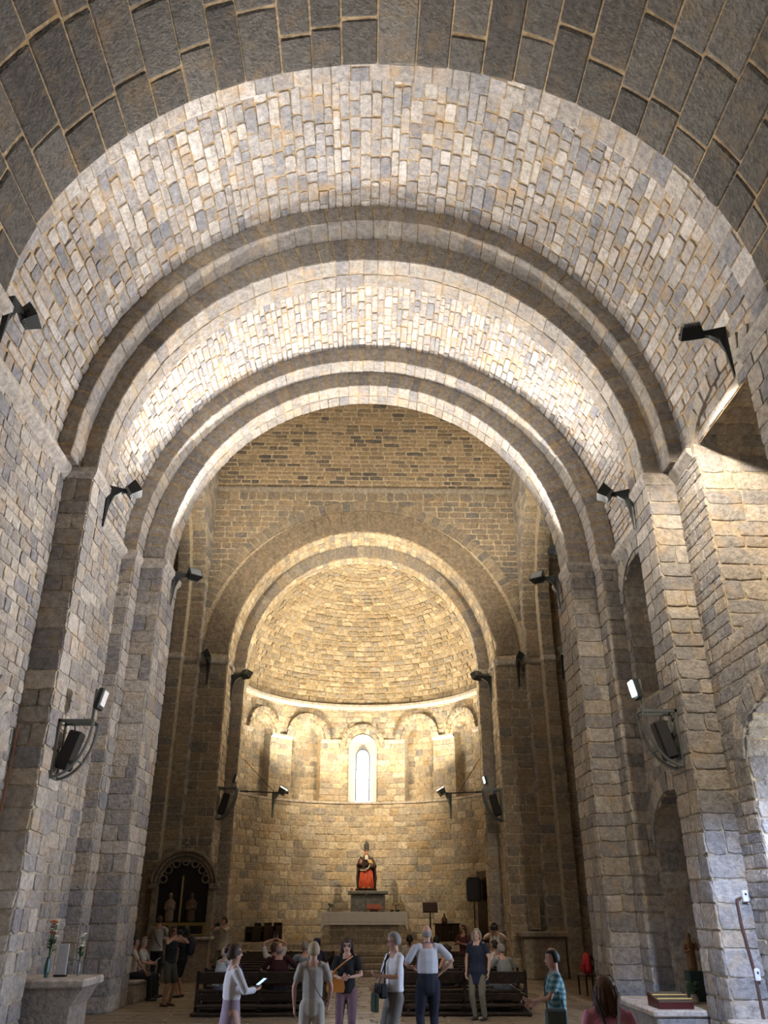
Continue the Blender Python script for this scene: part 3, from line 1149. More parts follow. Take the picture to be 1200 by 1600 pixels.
m = MB()
po, pi_ = arch_pts(.61, -.04, 2.17), arch_pts(.3, .12, 2.0)
for i in range(len(po)):
    j = (i + 1) % len(po)
    m.quad((po[i][0], 0, po[i][1]), (po[j][0], 0, po[j][1]), (pi_[j][0], 1.1, pi_[j][1]), (pi_[i][0], 1.1, pi_[i][1]))
m.build('splay', mat('window_splay', (0.62, 0.60, 0.56), rough=.9, bump=.5, scale=12), wn)
fr = MB()
for i in range(len(pi_) - 1):
    fr.tube([(pi_[i][0] * .96, 1.09, pi_[i][1]), (pi_[i + 1][0] * .96, 1.09, pi_[i + 1][1])], .018, 6)
fr.build('window_frame', M_IRON, wn)
for z in (.55, 1.0, 1.45, 1.9):
    MB().box(-.3, .3, 1.075, 1.095, z - .012, z + .012).build('glazing_bar', M_IRON, wn)
MB().box(-.012, .012, 1.075, 1.095, .12, 2.28).build('glazing_bar', M_IRON, wn)
gm, gnt, gb = _nt('milky_glass')
gb.inputs['Base Color'].default_value = (.22, .235, .25, 1)
gb.inputs['Roughness'].default_value = .35
gb.inputs['Transmission Weight'].default_value = 1.0
gb.inputs['IOR'].default_value = 1.02
g = MB()
k = len(g.v)
g.v += [(x, 1.1, z) for x, z in pi_]
g.f.append(tuple(range(k, k + len(pi_))))
g.build('pane', gm, wn)

# slit window on the left of the apse
sl = empty('window_2', (-4.74, 33.6, 1.5), 0)
structure(sl, 'tall thin lit slit window low on the left apse wall', 'window')
sl.rotation_euler = (0, 0, math.radians(62))
MB().cbox(-.12, .12, -.06, .1, -.06, 1.0, .02).build('slit_frame', M_TRIM, sl)
MB().box(-.08, .08, -.075, -.06, 0, .94).build('pane', mat('glowing_pane', (.75, .85, 1.0), emit=1.2), sl)  # pane glows by itself in place of daylight; the wall behind is closed
for z in (.3, .62):
    MB().box(-.08, .08, -.082, -.07, z - .012, z + .012).build('glazing_bar', M_IRON, sl)
# dark narrow door leaf on the right of the apse
dr = empty('door_1', (4.32, 32.6, PLAT))
structure(dr, 'tall narrow black door leaf ajar on the right apse wall', 'door')
dr.rotation_euler = (0, 0, math.radians(-70))
MB().cbox(-.45, .45, -.03, .03, 0, 2.35, .01).build('leaf', M_WOOD, dr)
for z in (.3, 1.2, 2.0):
    MB().box(-.4, .4, -.045, -.03, z - .06, z + .06).build('ledge_board', M_WOOD, dr)
MB().tube([(.38, -.07, 1.0), (.38, -.07, 1.15)], .015).build('door_handle', M_IRON, dr)

# ---- outer shell that keeps the daylight out except at door and windows
sh = MB()
def slab_x(x, y0, y1, z0, z1, holes):
    """wall slab in plane x with rectangular holes (y0, y1, z0, z1)"""
    ys = sorted({y0, y1, *[h[0] for h in holes], *[h[1] for h in holes]})
    zs = sorted({z0, z1, *[h[2] for h in holes], *[h[3] for h in holes]})
    for a, b in zip(ys[:-1], ys[1:]):
        for c, d in zip(zs[:-1], zs[1:]):
            if not any(h[0] <= (a + b) / 2 <= h[1] and h[2] <= (c + d) / 2 <= h[3] for h in holes):
                sh.box(x - .1, x + .1, a, b, c, d)
slab_x(8.6, -8.5, 21.6, -.3, 22.6, [(11.1, 13.9, 0, 4.7)])
slab_x(-8.6, -8.5, 21.6, -.3, 22.6, [(11.5, 13.9, 0, 3.2)])
slab_x(12.8, 21.4, 29.4, -.3, 22.6, [])
slab_x(-12.8, 21.4, 29.4, -.3, 22.6, [])
sh.box(-8.7, 8.7, -8.5, -8.2, -.3, 22.6)
for sd in (-1, 1):
    a, b = sorted((sd * 8.5, sd * 12.9))
    sh.box(a, b, 21.3, 21.55, -.3, 22.6)
    a, b = sorted((sd * 6.6, sd * 12.9))
    sh.box(a, b, 29.2, 29.5, -.3, 22.6)
    sh.box(sd * 6.6 - .1, sd * 6.6 + .1, 29.2, 37.5, -.3, 17)
sh.box(-12.9, 12.9, -8.5, 29.6, 22.4, 22.6)
sh.box(-6.7, 6.7, 29.2, 37.5, 17, 17.2)
sh.box(-6.7, 6.7, 29.12, 29.3, 15.9, 22.6)
sh.box(-6.7, CX - .36, 37.25, 37.5, -.3, 17)
sh.box(CX + .36, 6.7, 37.25, 37.5, -.3, 17)
sh.box(CX - .36, CX + .36, 37.25, 37.5, -.3, 6.1)
sh.box(CX - .36, CX + .36, 37.25, 37.5, 8.5, 17)
structure(sh.build('wall_outer', M_PLASTER), 'outer masonry shell of the church', 'wall')
# wall over the crossing's west arch, seen from the east only
wm = backing('wall_crossing', plane_y(21.62), Z0, 22, span_fn(-6.6, 6.6, [arch_hole(-.08, 6.1, 0, Z0, 6.3)]), M_PLASTER, dt=.3, ds=3)
structure(wm, 'wall above the third arch facing the crossing', 'wall')


# ================================================================== LAMPS
def spot(parent, loc, target, power, size=math.radians(100), blend=.6, col=(1.0, .86, .68), rad=.08):
    l = bpy.data.lights.new('lamp_beam', 'SPOT')
    l.energy = power * LAMP
    l.spot_size = size
    l.spot_blend = blend
    l.color = col
    l.shadow_soft_size = rad
    o = bpy.data.objects.new('lamp_beam', l)
    o.parent = parent
    o.location = loc
    d = Vector(target) - Vector(loc)
    o.rotation_euler = d.to_track_quat('-Z', 'Y').to_euler()
    COL.objects.link(o)
    return o


def floodlight(loc, out, aim, label, power=0, size=100, blend=.6, col=(1.0, .86, .68), fins=True, lit=False):
    """iron spike bracket on the pier and a finned flood lamp; loc = the lamp head, out = direction from the pier, aim = point"""
    L, A = Vector(loc), Vector(aim)
    out = Vector(out).normalized()
    root = empty('floodlight', L - out * .55)
    tag(root, label, 'floodlight', 'floodlights on iron brackets')
    B = -L + (L - root.location) * 0
    base = root.location
    def rel(p):
        return Vector(p) - base
    # bracket: plate on the wall drawn out to a downward spike and a tapering arm
    s = out.cross(Vector((0, 0, 1))).normalized()
    m = MB()
    up = Vector((0, 0, 1))
    prof = [(0, .12), (.5, .10), (.5, .06), (.28, .0), (.14, -.12), (.07, -.35), (.02, -.85), (0, -.85)]
    k = len(prof)
    for w_, off in ((.085, 0), (.085, 1)):
        pass
    n0 = len(m.v)
    for sg in (-1, 1):
        for d, z in prof:
            wd = .085 * (1 - d / .62) * (1 if z > -.2 else .35)
            m.v.append(tuple(out * d + up * z + s * sg * max(.012, wd)))
    for i in range(k):
        j = (i + 1) % k
        m.f.append((n0 + i, n0 + j, n0 + k + j, n0 + k + i))
    m.f.append(tuple(n0 + i for i in reversed(range(k))))
    m.f.append(tuple(n0 + k + i for i in range(k)))
    m.build('bracket', M_STEEL if lit else M_IRON, root)
    # lamp head, built looking along -Z and turned to the aim
    q = (A - L).to_track_quat('-Z', 'Y').to_matrix().to_4x4()
    T = Matrix.Translation(rel(L + up * .12)) @ q
    h = MB()
    h.v += [tuple(T @ Vector(p)) for p in ((-.2, -.15, -.1), (.2, -.15, -.1), (.2, .15, -.1), (-.2, .15, -.1), (-.15, -.11, .12), (.15, -.11, .12), (.15, .11, .12), (-.15, .11, .12))]
    h.f += [(0, 3, 2, 1), (4, 5, 6, 7), (0, 1, 5, 4), (1, 2, 6, 5), (2, 3, 7, 6), (3, 0, 4, 7)]
    hd = h.build('housing', M_IRON, root)
    for i in range(6):
        x = -.13 + .052 * i
        MB().box(x - .008, x + .008, -.115, .115, .11, .17, T).build('fin', M_STEEL, hd)
    gl = MB().box(-.17, .17, -.12, .12, -.112, -.1, T)
    gl.build('glass', mat('lamp_glass_lit', (1.0, .93, .8), emit=14) if lit else mat('lamp_glass', (.25, .27, .28), rough=.15), hd)
    MB().tube([rel(L - out * .05 + up * .08), rel(L + up * .12) + (T.to_3x3() @ Vector((.21, 0, 0)))], .014, 6).tube([rel(L - out * .05 + up * .08), rel(L + up * .12) + (T.to_3x3() @ Vector((-.21, 0, 0)))], .014, 6).build('yoke', M_IRON, root)
    if power:
        f = (A - L).normalized()
        spot(root, rel(L + up * .12 + f * .16), rel(A), power, math.radians(size), blend, col)
    return root


WARM, NEUT = (1.0, .85, .64), (1.0, .95, .90)
floodlight((-6.0, 11.15, 11.15), (.25, 1, 0), (2.5, 12.6, 17), 'finned floodlight jutting from the near left pier', 1500, 110, .9, NEUT)
floodlight((5.5, 11.0, 10.9), (-1, .2, 0), (6.6, 15.0, 6.6), 'finned floodlight on a pale bracket at the near right pier', 1350, 86, .5, (1, .86, .68))
floodlight((-5.35, 16.1, 10.35), (1, .3, 0), (3, 18.5, 17), 'floodlight on the second left pier capital', 320, 130, .8, NEUT)
floodlight((5.3, 16.1, 10.4), (-1, .3, 0), (-3, 18.5, 17), 'floodlight on the second right pier capital', 320, 130, .8, NEUT)
floodlight((-4.95, 21.1, 10.3), (1, .3, 0), (1.8, 12.8, 16.5), 'floodlight on the third left pier capital', 3300, 125, .7, NEUT)
floodlight((4.75, 21.1, 10.3), (-1, .3, 0), (-1.8, 12.8, 16.5), 'floodlight on the third right pier capital', 3300, 125, .7, NEUT)
floodlight((-7.25, 27.35, 10.1), (0, -1, 0), (-3, 25, 19), 'floodlight on the far left transept impost')
floodlight((-5.85, 28.3, 10.05), (0, -1, 0), (2.6, 29.9, 14.6), 'floodlight at the left corner of the east wall', 1100, 62, .6, WARM)
floodlight((5.5, 28.3, 10.05), (0, -1, 0), (-3.1, 29.9, 14.6), 'floodlight at the right corner of the east wall', 1100, 62, .6, WARM)
floodlight((6.9, 27.35, 10.1), (0, -1, 0), (3, 25, 19), 'floodlight on the far right transept impost')
floodlight((-5.98, 22.2, 11.6), (0, 1, 0), (1.0, 29, 17.6), 'floodlight on the back of the third left pier', 2100, 112, .9, WARM)
floodlight((5.6, 22.2, 11.6), (0, 1, 0), (-1.0, 29, 17.6), 'floodlight on the back of the third right pier', 2100, 112, .9, WARM)
floodlight((-4.6, 29.9, 9.75), (1, -.15, 0), (.2, 36.0, 5.4), 'floodlight on the left impost of the apse arch', 2700, 52, 1, (1, .78, .50))
floodlight((4.1, 29.9, 9.75), (-1, -.15, 0), (-.3, 36.0, 5.4), 'floodlight on the right impost of the apse arch', 2700, 52, 1, (1, .78, .50))
floodlight((-3.35, 33.4, 6.0), (.6, -.6, 0), (1.0, 32.9, 14.0), 'glowing uplight on the left end of the apse ledge', 2500, 150, 1, (1, .83, .58), lit=True)
floodlight((2.95, 33.4, 6.0), (-.6, -.6, 0), (-1.4, 32.9, 14.0), 'glowing uplight on the right end of the apse ledge', 2500, 150, 1, (1, .83, .58), lit=True)


# ================================================================== FITTINGS
def cage(loc, sd, label, sc=1.0):
    """quarter-round steel guard on a pier with a loudspeaker leaning in it; sd = direction (+1 / -1 in x) it juts"""
    root = empty('speaker_cage', loc)
    tag(root, label, 'speaker cage', 'caged loudspeakers on the piers')
    h, d, gap = 1.05 * sc, .66 * sc, .34 * sc
    for y in (0, gap):
        arc = [(sd * d * math.cos(a) if a < 1.5 else sd * d * math.cos(a), y, -h * math.sin(a)) for a in [PI / 2 * i / 12 for i in range(13)]]
        m = MB()
        t = .028 * sc
        m.box(min(0, sd * t * 2), max(0, sd * t * 2), y - t, y + t, -h, 0)
        m.box(min(0, sd * d), max(0, sd * d), y - t, y + t, -t * 2, 0)
        m.tube(arc, t, 6)
        m.build('cage_frame', M_STEEL, root)
    for x, z in ((0, 0), (sd * d, -.02), (sd * d * .7, -h * .72), (.02 * sd, -h)):
        MB().tube([(x, 0, z), (x, gap, z)], .022 * sc, 6).build('cross_bar', M_STEEL, root)
    T = Matrix.Translation((sd * .26 * sc, gap / 2, -.55 * sc)) @ Matrix.Rotation(sd * math.radians(14), 4, 'Y')
    b = MB().cbox(-.13 * sc, .13 * sc, -.13 * sc, .13 * sc, -.36 * sc, .36 * sc, .03, T).build('speaker_box', M_BLACK, root)
    MB().box(-.10 * sc, .10 * sc, -.142 * sc, -.13 * sc, -.32 * sc, .32 * sc, T).build('grille', mat('speaker_grille', (.03, .03, .032), rough=.8), b)
    MB().tube([(sd * .05, gap / 2, -.08), (sd * .2 * sc, gap / 2, -.06), (sd * .27 * sc, gap / 2, -.1), (sd * .29 * sc, gap / 2, -.22)], .012, 6).build('cable', M_BLACK, root)
    return root


cage((-5.9, 15.45, 5.24), 1, 'steel cage with black loudspeaker on the second left pier')
cage((5.88, 15.35, 5.46), -1, 'steel cage with black loudspeaker on the second right pier')
cage((-5.19, 29.15, 5.74), 1, 'small caged loudspeaker left of the apse arch')
cage((4.69, 29.15, 5.72), -1, 'small caged loudspeaker right of the apse arch')


def flood_panel(loc, sd, label, lit, power=0, sc=1.0, aim=(6, -.6, 1.5), cone=140, col=(.84, .92, 1.0)):
    root = empty('panel_lamp', loc)
    tag(root, label, 'floodlight', 'panel floodlights above the speaker cages')
    MB().box(-.025, .025, -.03, .03, 0, .62 * sc).build('post', M_STEEL, root)
    T = Matrix.Translation((sd * .1 * sc, -.02, .42 * sc)) @ Matrix.Rotation(sd * math.radians(12), 4, 'Y')
    b = MB().cbox(-.05 * sc, .06 * sc, -.15 * sc, .15 * sc, -.2 * sc, .2 * sc, .02, T).build('housing', M_IRON, root)
    x = .062 * sc * sd
    a, c = sorted((x, x + .012 * sd))
    MB().box(a, c, -.125 * sc, .125 * sc, -.12 * sc, .17 * sc, T).build('glass', mat('panel_lit', (.72, .95, 1.0), emit=25) if lit else mat('panel_glass', (.78, .8, .8), rough=.3), b)
    if power:
        spot(root, (sd * .25, -.02, .45 * sc), (sd * aim[0], aim[1], aim[2]), power, math.radians(cone), .8, col, .12)
    return root


flood_panel((-5.36, 15.75, 5.26), 1, 'unlit white floodlight panel above the second left cage', False)
flood_panel((5.32, 15.6, 5.48), -1, 'glowing floodlight panel above the second right cage', True, 3000, 1.0, (6, -.8, 2.8), 120, (.97, .95, 1.0))
cage((6.12, 8.9, 5.24), -1, 'steel cage with black loudspeaker on the near right pier')
flood_panel((5.6, 9.15, 5.26), -1, 'glowing floodlight panel above the near right cage', True, 3200, 1.0, (-.7, 5.8, -4.6), 44, (.48, .63, 1.0))
flood_panel((-4.72, 29.4, 5.74), 1, 'unlit slim floodlight panel left of the apse arch', False, 0, .7)
flood_panel((4.22, 29.4, 5.72), -1, 'glowing slim floodlight panel right of the apse arch', True, 60, .7)


# tie bars with stays in the apse
for sd, xa, xb, xs, lb in ((1, -4.72, -2.95, -3.45, 'thin iron tie bar with a slanting stay on the left of the apse'), (-1, 4.25, 2.95, 3.4, 'thin iron tie bar with a slanting stay on the right of the apse')):
    r_ = empty('tie_bar', (xa, 31.25, 5.85))
    tag(r_, lb, 'tie bar', 'iron tie bars in the apse')
    MB().tube([(0, 0, 0), (xb - xa, 0, -.06)], .025, 8).build('bar', M_IRON, r_)
    MB().tube([(0, 0, 1.2), (xs - xa, 0, -.03)], .012, 6).build('stay', M_IRON, r_)
    for f_ in (.15, 1.0):
        MB().ball(((xb - xa) * f_, 0, -.06 * f_), .045, 8, 6).build('knob', M_IRON, r_)

# copper cable on the left pier, conduit with switch boxes on the right pier
cp = MB().tube([(-6.42, 14.94, 5.0), (-6.4, 14.93, 4.2), (-6.43, 14.93, 3.4), (-6.42, 14.94, 1.6)], .012, 6).build('cable_pipe', mat('copper_pipe', (.20, .07, .035), rough=.5), None)
tag(cp, 'reddish cable pipe running down beside the second left pier', 'pipe')
cr = empty('conduit', (6.32, 14.94, .3))
tag(cr, 'brown conduit with two white switch boxes on the second right pier', 'conduit')
MB().tube([(0.0, 0, 1.9), (-.09, 0, 1.87), (-.08, 0, 1.5), (0, 0, .8), (.02, 0, 0)], .022, 8).build('pipe', mat('brown_conduit', (.10, .05, .04), rough=.6), cr)
for x, z in ((.06, 1.92), (.03, .76)):
    b = MB().cbox(x - .045, x + .045, -.04, .03, z - .09, z + .09, .012).build('switch_box', mat('white_plastic', (.75, .77, .8), rough=.4), cr)
    MB().ball((x, -.045, z + .03), .018, 8, 5).build('knob', M_BLACK, b)

# ------------------------------------------------------------------ pews
PW = 2.66


def make_pew():
    root = empty('pew')
    tag(root, 'dark wooden pew', 'pew', 'dark wooden pews in two blocks')
    L = PW
    # y = 0 at the back face, the sitter looks along +y
    MB().cbox(0, L, 0, .05, .58, .80, .012).build('backrest', M_WOOD, root)
    MB().cbox(0, L, .005, .045, .28, .40, .01).build('lower_rail', M_WOOD, root)
    MB().cbox(.03, L - .03, .05, .44, .41, .455, .012).build('seat', M_WOOD, root)
    for x in (.0, L / 2 - .03, L - .06):
        m = MB().prism([(0, 0), (.46, 0), (.46, .1), (.40, .13), (.40, .40), (.44, .42), (.44, .47), (.07, .47), (.05, .82), (0, .82)], 'x', x, x + .06)
        m.build('end_panel' if x in (0, L - .06) else 'middle_support', M_WOOD, root)
    MB().cbox(-.03, L + .03, -.26, .0, .02, .075, .012).build('foot_rail', M_WOOD, root)
    MB().cbox(.06, L - .06, -.24, -.06, .17, .22, .012).build('kneeler', M_WOOD, root)
    for x in (.1, L - .16):
        MB().cbox(x, x + .05, -.2, .0, .07, .18, .008).build('kneeler_bracket', M_WOOD, root)
    return root


pew = make_pew()
ORD = ['rearmost', 'second from the back', 'third from the back', 'fourth from the back', 'fifth from the back', 'fifth from the front', 'fourth from the front', 'third from the front', 'second from the front', 'frontmost']
PEWY = [19.65 + .9 * i for i in range(10)]
first = True
for x0, side in ((-3.62, 'left'), (.74, 'right')):
    for i, y in enumerate(PEWY):
        o = pew if first else copy_tree(pew)
        first = False
        o.location = (x0, y, 0)
        o['label'] = 'dark wooden pew in the %s block, %s row' % (side, ORD[i])

# ------------------------------------------------------------------ altar
al_ = MB().box(-1.27, 1.15, 31.75, 32.7, PLAT, 1.72).build('altar', M_MORTAR_P)
tag(al_, 'stone block altar under a white cloth', 'altar')
lay(al_, plane_y(31.75), rows_of(PLAT, 1.72, .19, .24, random.Random(8)), span_fn(-1.27, 1.15), (.3, .6), M_EASTLOW, 9, name='block')
MB().cbox(-1.5, 1.38, 31.66, 32.8, 1.72, 1.83, .015).build('table_slab', M_TRIM, al_)
M_LINEN = mat('white_linen', (.74, .71, .66), rough=.85, var=.05)
m = MB()
cx0, cx1, cy0, cy1, zt = -1.56, 1.44, 31.63, 32.83, 1.84
n = 40
top = [(cx0 + (cx1 - cx0) * i / n, cy0) for i in range(n)] + [(cx1, cy0 + (cy1 - cy0) * i / 10) for i in range(10)] + [(cx1 - (cx1 - cx0) * i / n, cy1) for i in range(n)] + [(cx0, cy1 - (cy1 - cy0) * i / 10) for i in range(10)]
k = len(top)
r = random.Random(12)
for lvl in range(5):
    for i, (x, y) in enumerate(top):
        side = x in (cx0, cx1) or i in range(n, n + 10) or i >= 2 * n + 10
        drop = (.62 if side else .40) * lvl / 4
        wv = .018 * lvl / 4 * math.sin(i * 1.7) + .012 * lvl / 4
        nx = (-1 if x <= cx0 + 1e-6 else 1 if x >= cx1 - 1e-6 else 0) if side else 0
        ny = 0 if side else (-1 if y < 32 else 1)
        m.v.append((x + nx * (.02 + wv * 1.5), y + ny * (.01 + wv * .4), zt - drop))
for lvl in range(4):
    for i in range(k):
        j = (i + 1) % k
        m.f.append((lvl * k + i, (lvl + 1) * k + i, (lvl + 1) * k + j, lvl * k + j))
m.f.append(tuple(range(k)))
cl = m.build('altar_cloth', M_LINEN, None, smooth=False)
tag(cl, 'white linen cloth hanging over the altar', 'tablecloth')
MB().box(cx0 + .05, cx1 - .05, cy0 - .02, cy0 - .012, 1.52, 1.54).build('lace_band', mat('lace', (.55, .52, .48), rough=.9), cl)
# things on the altar
bk = empty('missal', (.28, 32.15, 1.925))
tag(bk, 'open red book on a slanting stand on the altar', 'book')
T = Matrix.Rotation(math.radians(28), 4, 'X')
MB().cbox(-.27, .27, -.17, .17, .06, .085, .008, T).build('cover', mat('red_leather', (.30, .05, .03), rough=.5), bk)
MB().cbox(-.25, -.005, -.15, .15, .085, .115, .008, T).cbox(.005, .25, -.15, .15, .085, .115, .008, T).build('pages', mat('red_page_edge', (.36, .10, .06), rough=.7), bk)
MB().prism([(-.16, -.078), (.16, -.078), (.14, .06)], 'x', -.15, .15).build('stand', M_WOOD, bk)
mp = empty('altar_microphone', (-.02, 32.2, 1.845))
tag(mp, 'thin microphone on a dark foot beside the red book', 'microphone')
MB().lathe([(.10, 0), (.10, .02), (.02, .03)], seg=14).build('foot', M_BLACK, mp)
MB().tube([(0, 0, .02), (0, 0, .42), (.03, -.03, .52)], .008, 6).build('stem', M_BLACK, mp)
MB().ball((.03, -.03, .56), (.022, .022, .05), 8, 6).build('capsule', mat('mic_capsule', (.35, .35, .33), rough=.4), mp)


def flowers(name, loc, label, h, spread, n_, cols, vase_m, seed, vr=.06, vh=.14, tall=False):
    root = empty(name, loc)
    tag(root, label, 'flowers')
    MB().lathe([(vr * .6, 0), (vr, vh * .3), (vr * .9, vh * .7), (vr * .6, vh), (vr * .75, vh * 1.05)], seg=12).build('vase', vase_m, root)
    rr = random.Random(seed)
    leaf = mat('leaf_green', (.06, .12, .05), rough=.6)
    for i in range(n_):
        a, d = rr.uniform(0, 2 * PI), rr.uniform(.2, 1) * spread
        z = vh + h * rr.uniform(.55, 1)
        p = (d * math.cos(a), d * math.sin(a), z)
        st = MB().tube([(0, 0, vh * .8), (p[0] * .4, p[1] * .4, z * .6), p], .005, 5).build('stem', leaf, root)
        b = MB()
        for q in range(5):
            t = 2 * PI * q / 5
            b.ball((p[0] + .022 * math.cos(t), p[1] + .022 * math.sin(t), p[2] + .006 * (q % 2)), (.02, .02, .012), 6, 4)
        b.build('blossom', cols[i % len(cols)], root)
        lf = MB()
        c = Vector((p[0] * .5, p[1] * .5, z * .62))
        lf.quad(c, c + Vector((.05 * math.cos(a + .8), .05 * math.sin(a + .8), .03)), c + Vector((.10 * math.cos(a), .10 * math.sin(a), .06)), c + Vector((.05 * math.cos(a - .8), .05 * math.sin(a - .8), .03)))
        lf.build('leaf', leaf, root)
    return root


PETW = mat('white_petal', (.75, .73, .62), rough=.7)
PETR = mat('red_petal', (.45, .04, .03), rough=.6)
PETO = mat('orange_petal', (.6, .18, .05), rough=.6)
flowers('flower_vase', (-1.3, 32.0, 1.845), 'small bunch of white flowers on the left end of the altar', .2, .16, 12, [PETW], M_TRIM, 14)
for x, lb in ((.92, 'left small dark votive cup on the altar right end'), (1.13, 'right small dark votive cup on the altar right end')):
    cpp = empty('votive_cup', (x, 32.0, 1.845))
    tag(cpp, lb, 'cup', 'votive cups on the altar')
    MB().lathe([(.05, 0), (.065, .03), (.065, .07), (.055, .07), (.05, .03)], seg=14).build('bowl', M_BLACK, cpp)
    MB().lathe([(.045, .03), (.045, .075), (.006, .08)], seg=12).build('wax', PETW, cpp)

# ------------------------------------------------------------------ pedestal
pd = empty('pedestal', (.07, 34.75, PLAT))
tag(pd, 'grey stone pedestal with a wide top slab behind the altar', 'pedestal')
M_PED = stone_mat('grey_pedestal', [(.16, .17, .17), (.24, .25, .24)], stain_amt=.1, bump=.3, island=False)
MB().cbox(-.66, .66, -.4, .4, 0, 1.58, .02).build('shaft', M_PED, pd)
for z in (.5, 1.05):
    for x in (-.4, .0, .4):
        MB().cbox(x - .19, x + .19, -.415, -.38, z - .22, z + .22, .015).build('panel', M_PED, pd)
MB().cbox(-.78, .78, -.5, .5, 1.58, 1.71, .04).build('top_slab', M_PED, pd)


# ------------------------------------------------------------------ bodies from rounded limbs, fused into one skin
def limb(m, rings, side=(1, 0, 0), seg=10, flat=False):
    """closed rounded tube; rings = (point, rx, ry); side = direction of rx"""
    rings = [(Vector(p), a, b) for p, a, b in rings]
    k = len(rings)
    # rounded ends
    p0, a0, b0 = rings[0]
    d0 = (rings[1][0] - p0).normalized()
    p1, a1, b1 = rings[-1]
    d1 = (p1 - rings[-2][0]).normalized()
    r0, r1 = min(a0, b0), min(a1, b1)
    R = ([(p0 - d0 * .004, a0 * .9, b0 * .9)] if flat else [(p0 - d0 * r0 * .95, a0 * .25, b0 * .25), (p0 - d0 * r0 * .6, a0 * .78, b0 * .78)]) + rings + [(p1 + d1 * r1 * .6, a1 * .78, b1 * .78), (p1 + d1 * r1 * .95, a1 * .25, b1 * .25)]
    n0 = len(m.v)
    side = Vector(side)
    for i, (p, a, b) in enumerate(R):
        t = (R[min(i + 1, len(R) - 1)][0] - R[max(i - 1, 0)][0]).normalized()
        s = side - t * side.dot(t)
        if s.length < .05:
            s = Vector((0, 1, 0)) - t * t.y
            if s.length < .05:
                s = Vector((1, 0, 0))
        s.normalize()
        u = t.cross(s)
        for j in range(seg):
            w_ = 2 * PI * j / seg
            m.v.append(tuple(p + s * math.cos(w_) * a + u * math.sin(w_) * b))
    for i in range(len(R) - 1):
        for j in range(seg):
            jj = (j + 1) % seg
            q = n0 + i * seg
            m.f.append((q + j, q + jj, q + seg + jj, q + seg + j))
    m.f.append(tuple(n0 + j for j in reversed(range(seg))))
    e = n0 + (len(R) - 1) * seg
    m.f.append(tuple(e + j for j in range(seg)))


WORK = bpy.data.scenes.new('workbench')      # empty side scene, so fusing a skin never re-evaluates the church


def fuse(m, name, material, parent, voxel=.014, smooth=4, extra=None):
    """voxel-fuse overlapping limbs into one continuous skin"""
    me = bpy.data.meshes.new(name)
    me.from_pydata(m.v, [], m.f)
    o = bpy.data.objects.new(name, me)
    WORK.collection.objects.link(o)
    md = o.modifiers.new('skin', 'REMESH')
    md.mode = 'VOXEL'
    md.voxel_size = voxel
    md.use_smooth_shade = True
    if smooth:
        s = o.modifiers.new('ease', 'SMOOTH')
        s.iterations = smooth
        s.factor = .5
    vl = WORK.view_layers[0]
    vl.update()
    me2 = bpy.data.meshes.new_from_object(o.evaluated_get(vl.depsgraph))
    bpy.data.objects.remove(o)
    bpy.data.meshes.remove(me)
    if extra is not None and extra.v:
        bm = bmesh.new()
        bm.from_mesh(me2)
        vs = [bm.verts.new(p) for p in extra.v]
        for f in extra.f:
            try:
                fc = bm.faces.new([vs[i] for i in f])
                fc.smooth = True
            except ValueError:
                pass
        bm.to_mesh(me2)
        bm.free()
    me2.name = name
    me2.materials.clear()
    me2.materials.append(material)
    o = bpy.data.objects.new(name, me2)
    COL.objects.link(o)
    if parent is not None:
        o.parent = parent
    return o


# ------------------------------------------------------------------ seated saint
sn = empty('saint_statue', (.0, 34.68, 2.565))
tag(sn, 'painted seated saint with tall dark tiara, black cope and red robe', 'statue')
M_RED = mat('red_robe', (.62, .11, .05), rough=.55, var=.35, scale=9, bump=.3)
M_COPE = mat('dark_cope', (.035, .022, .018), rough=.6, var=.3, bump=.3)
M_FLESH = mat('painted_flesh', (.50, .24, .15), rough=.5)
M_GILT = mat('gilt', (.55, .40, .16), rough=.4, metal=.4)
MB().cbox(-.42, .42, -.32, .34, 0, .07, .02).build('base', M_COPE, sn)
MB().cbox(-.36, .36, -.02, .32, .07, .62, .03).build('throne', M_COPE, sn)
m = MB()
limb(m, [((-.14, -.22, .12), .17, .13), ((-.15, -.24, .38), .14, .13), ((-.13, -.2, .62), .13, .13), ((-.1, .1, .68), .15, .14)])
limb(m, [((.14, -.22, .12), .17, .13), ((.15, -.24, .38), .14, .13), ((.13, -.2, .62), .13, .13), ((.1, .1, .68), .15, .14)])
limb(m, [((0, -.26, .12), .12, .1), ((0, -.22, .55), .12, .12)])
rb = fuse(m, 'robe', M_RED, sn, .02, 3)
for i in range(9):
    x = -.26 + .065 * i
    MB().tube([(x * 1.05, -.335 - .03 * math.cos(x * 5), .1), (x * .95, -.35, .35), (x * .6, -.31, .66)], [.022, .018, .008], 6).build('fold', M_RED, rb)
m = MB()
limb(m, [((0, .1, .6), .26, .16), ((0, .08, .9), .25, .17), ((0, .06, 1.12), .23, .14), ((0, .05, 1.24), .12, .1)])
limb(m, [((-.2, .06, 1.12), .1, .1), ((-.31, -.02, .9), .1, .1), ((-.25, -.2, .95), .09, .09)])
limb(m, [((.2, .06, 1.12), .1, .1), ((.32, -.02, .86), .1, .1), ((.2, -.24, .84), .09, .09)])
limb(m, [((-.3, .05, .9), .07, .14), ((-.34, -.05, .45), .06, .16), ((-.3, -.14, .12), .07, .14)])
limb(m, [((.3, .05, .9), .07, .14), ((.36, -.05, .45), .06, .16), ((.32, -.14, .12), .07, .14)])
limb(m, [((-.26, -.22, .74), .06, .07), ((0, -.3, .76), .06, .07), ((.2, -.26, .84), .06, .07)])
fuse(m, 'cope', M_COPE, sn, .02, 3)
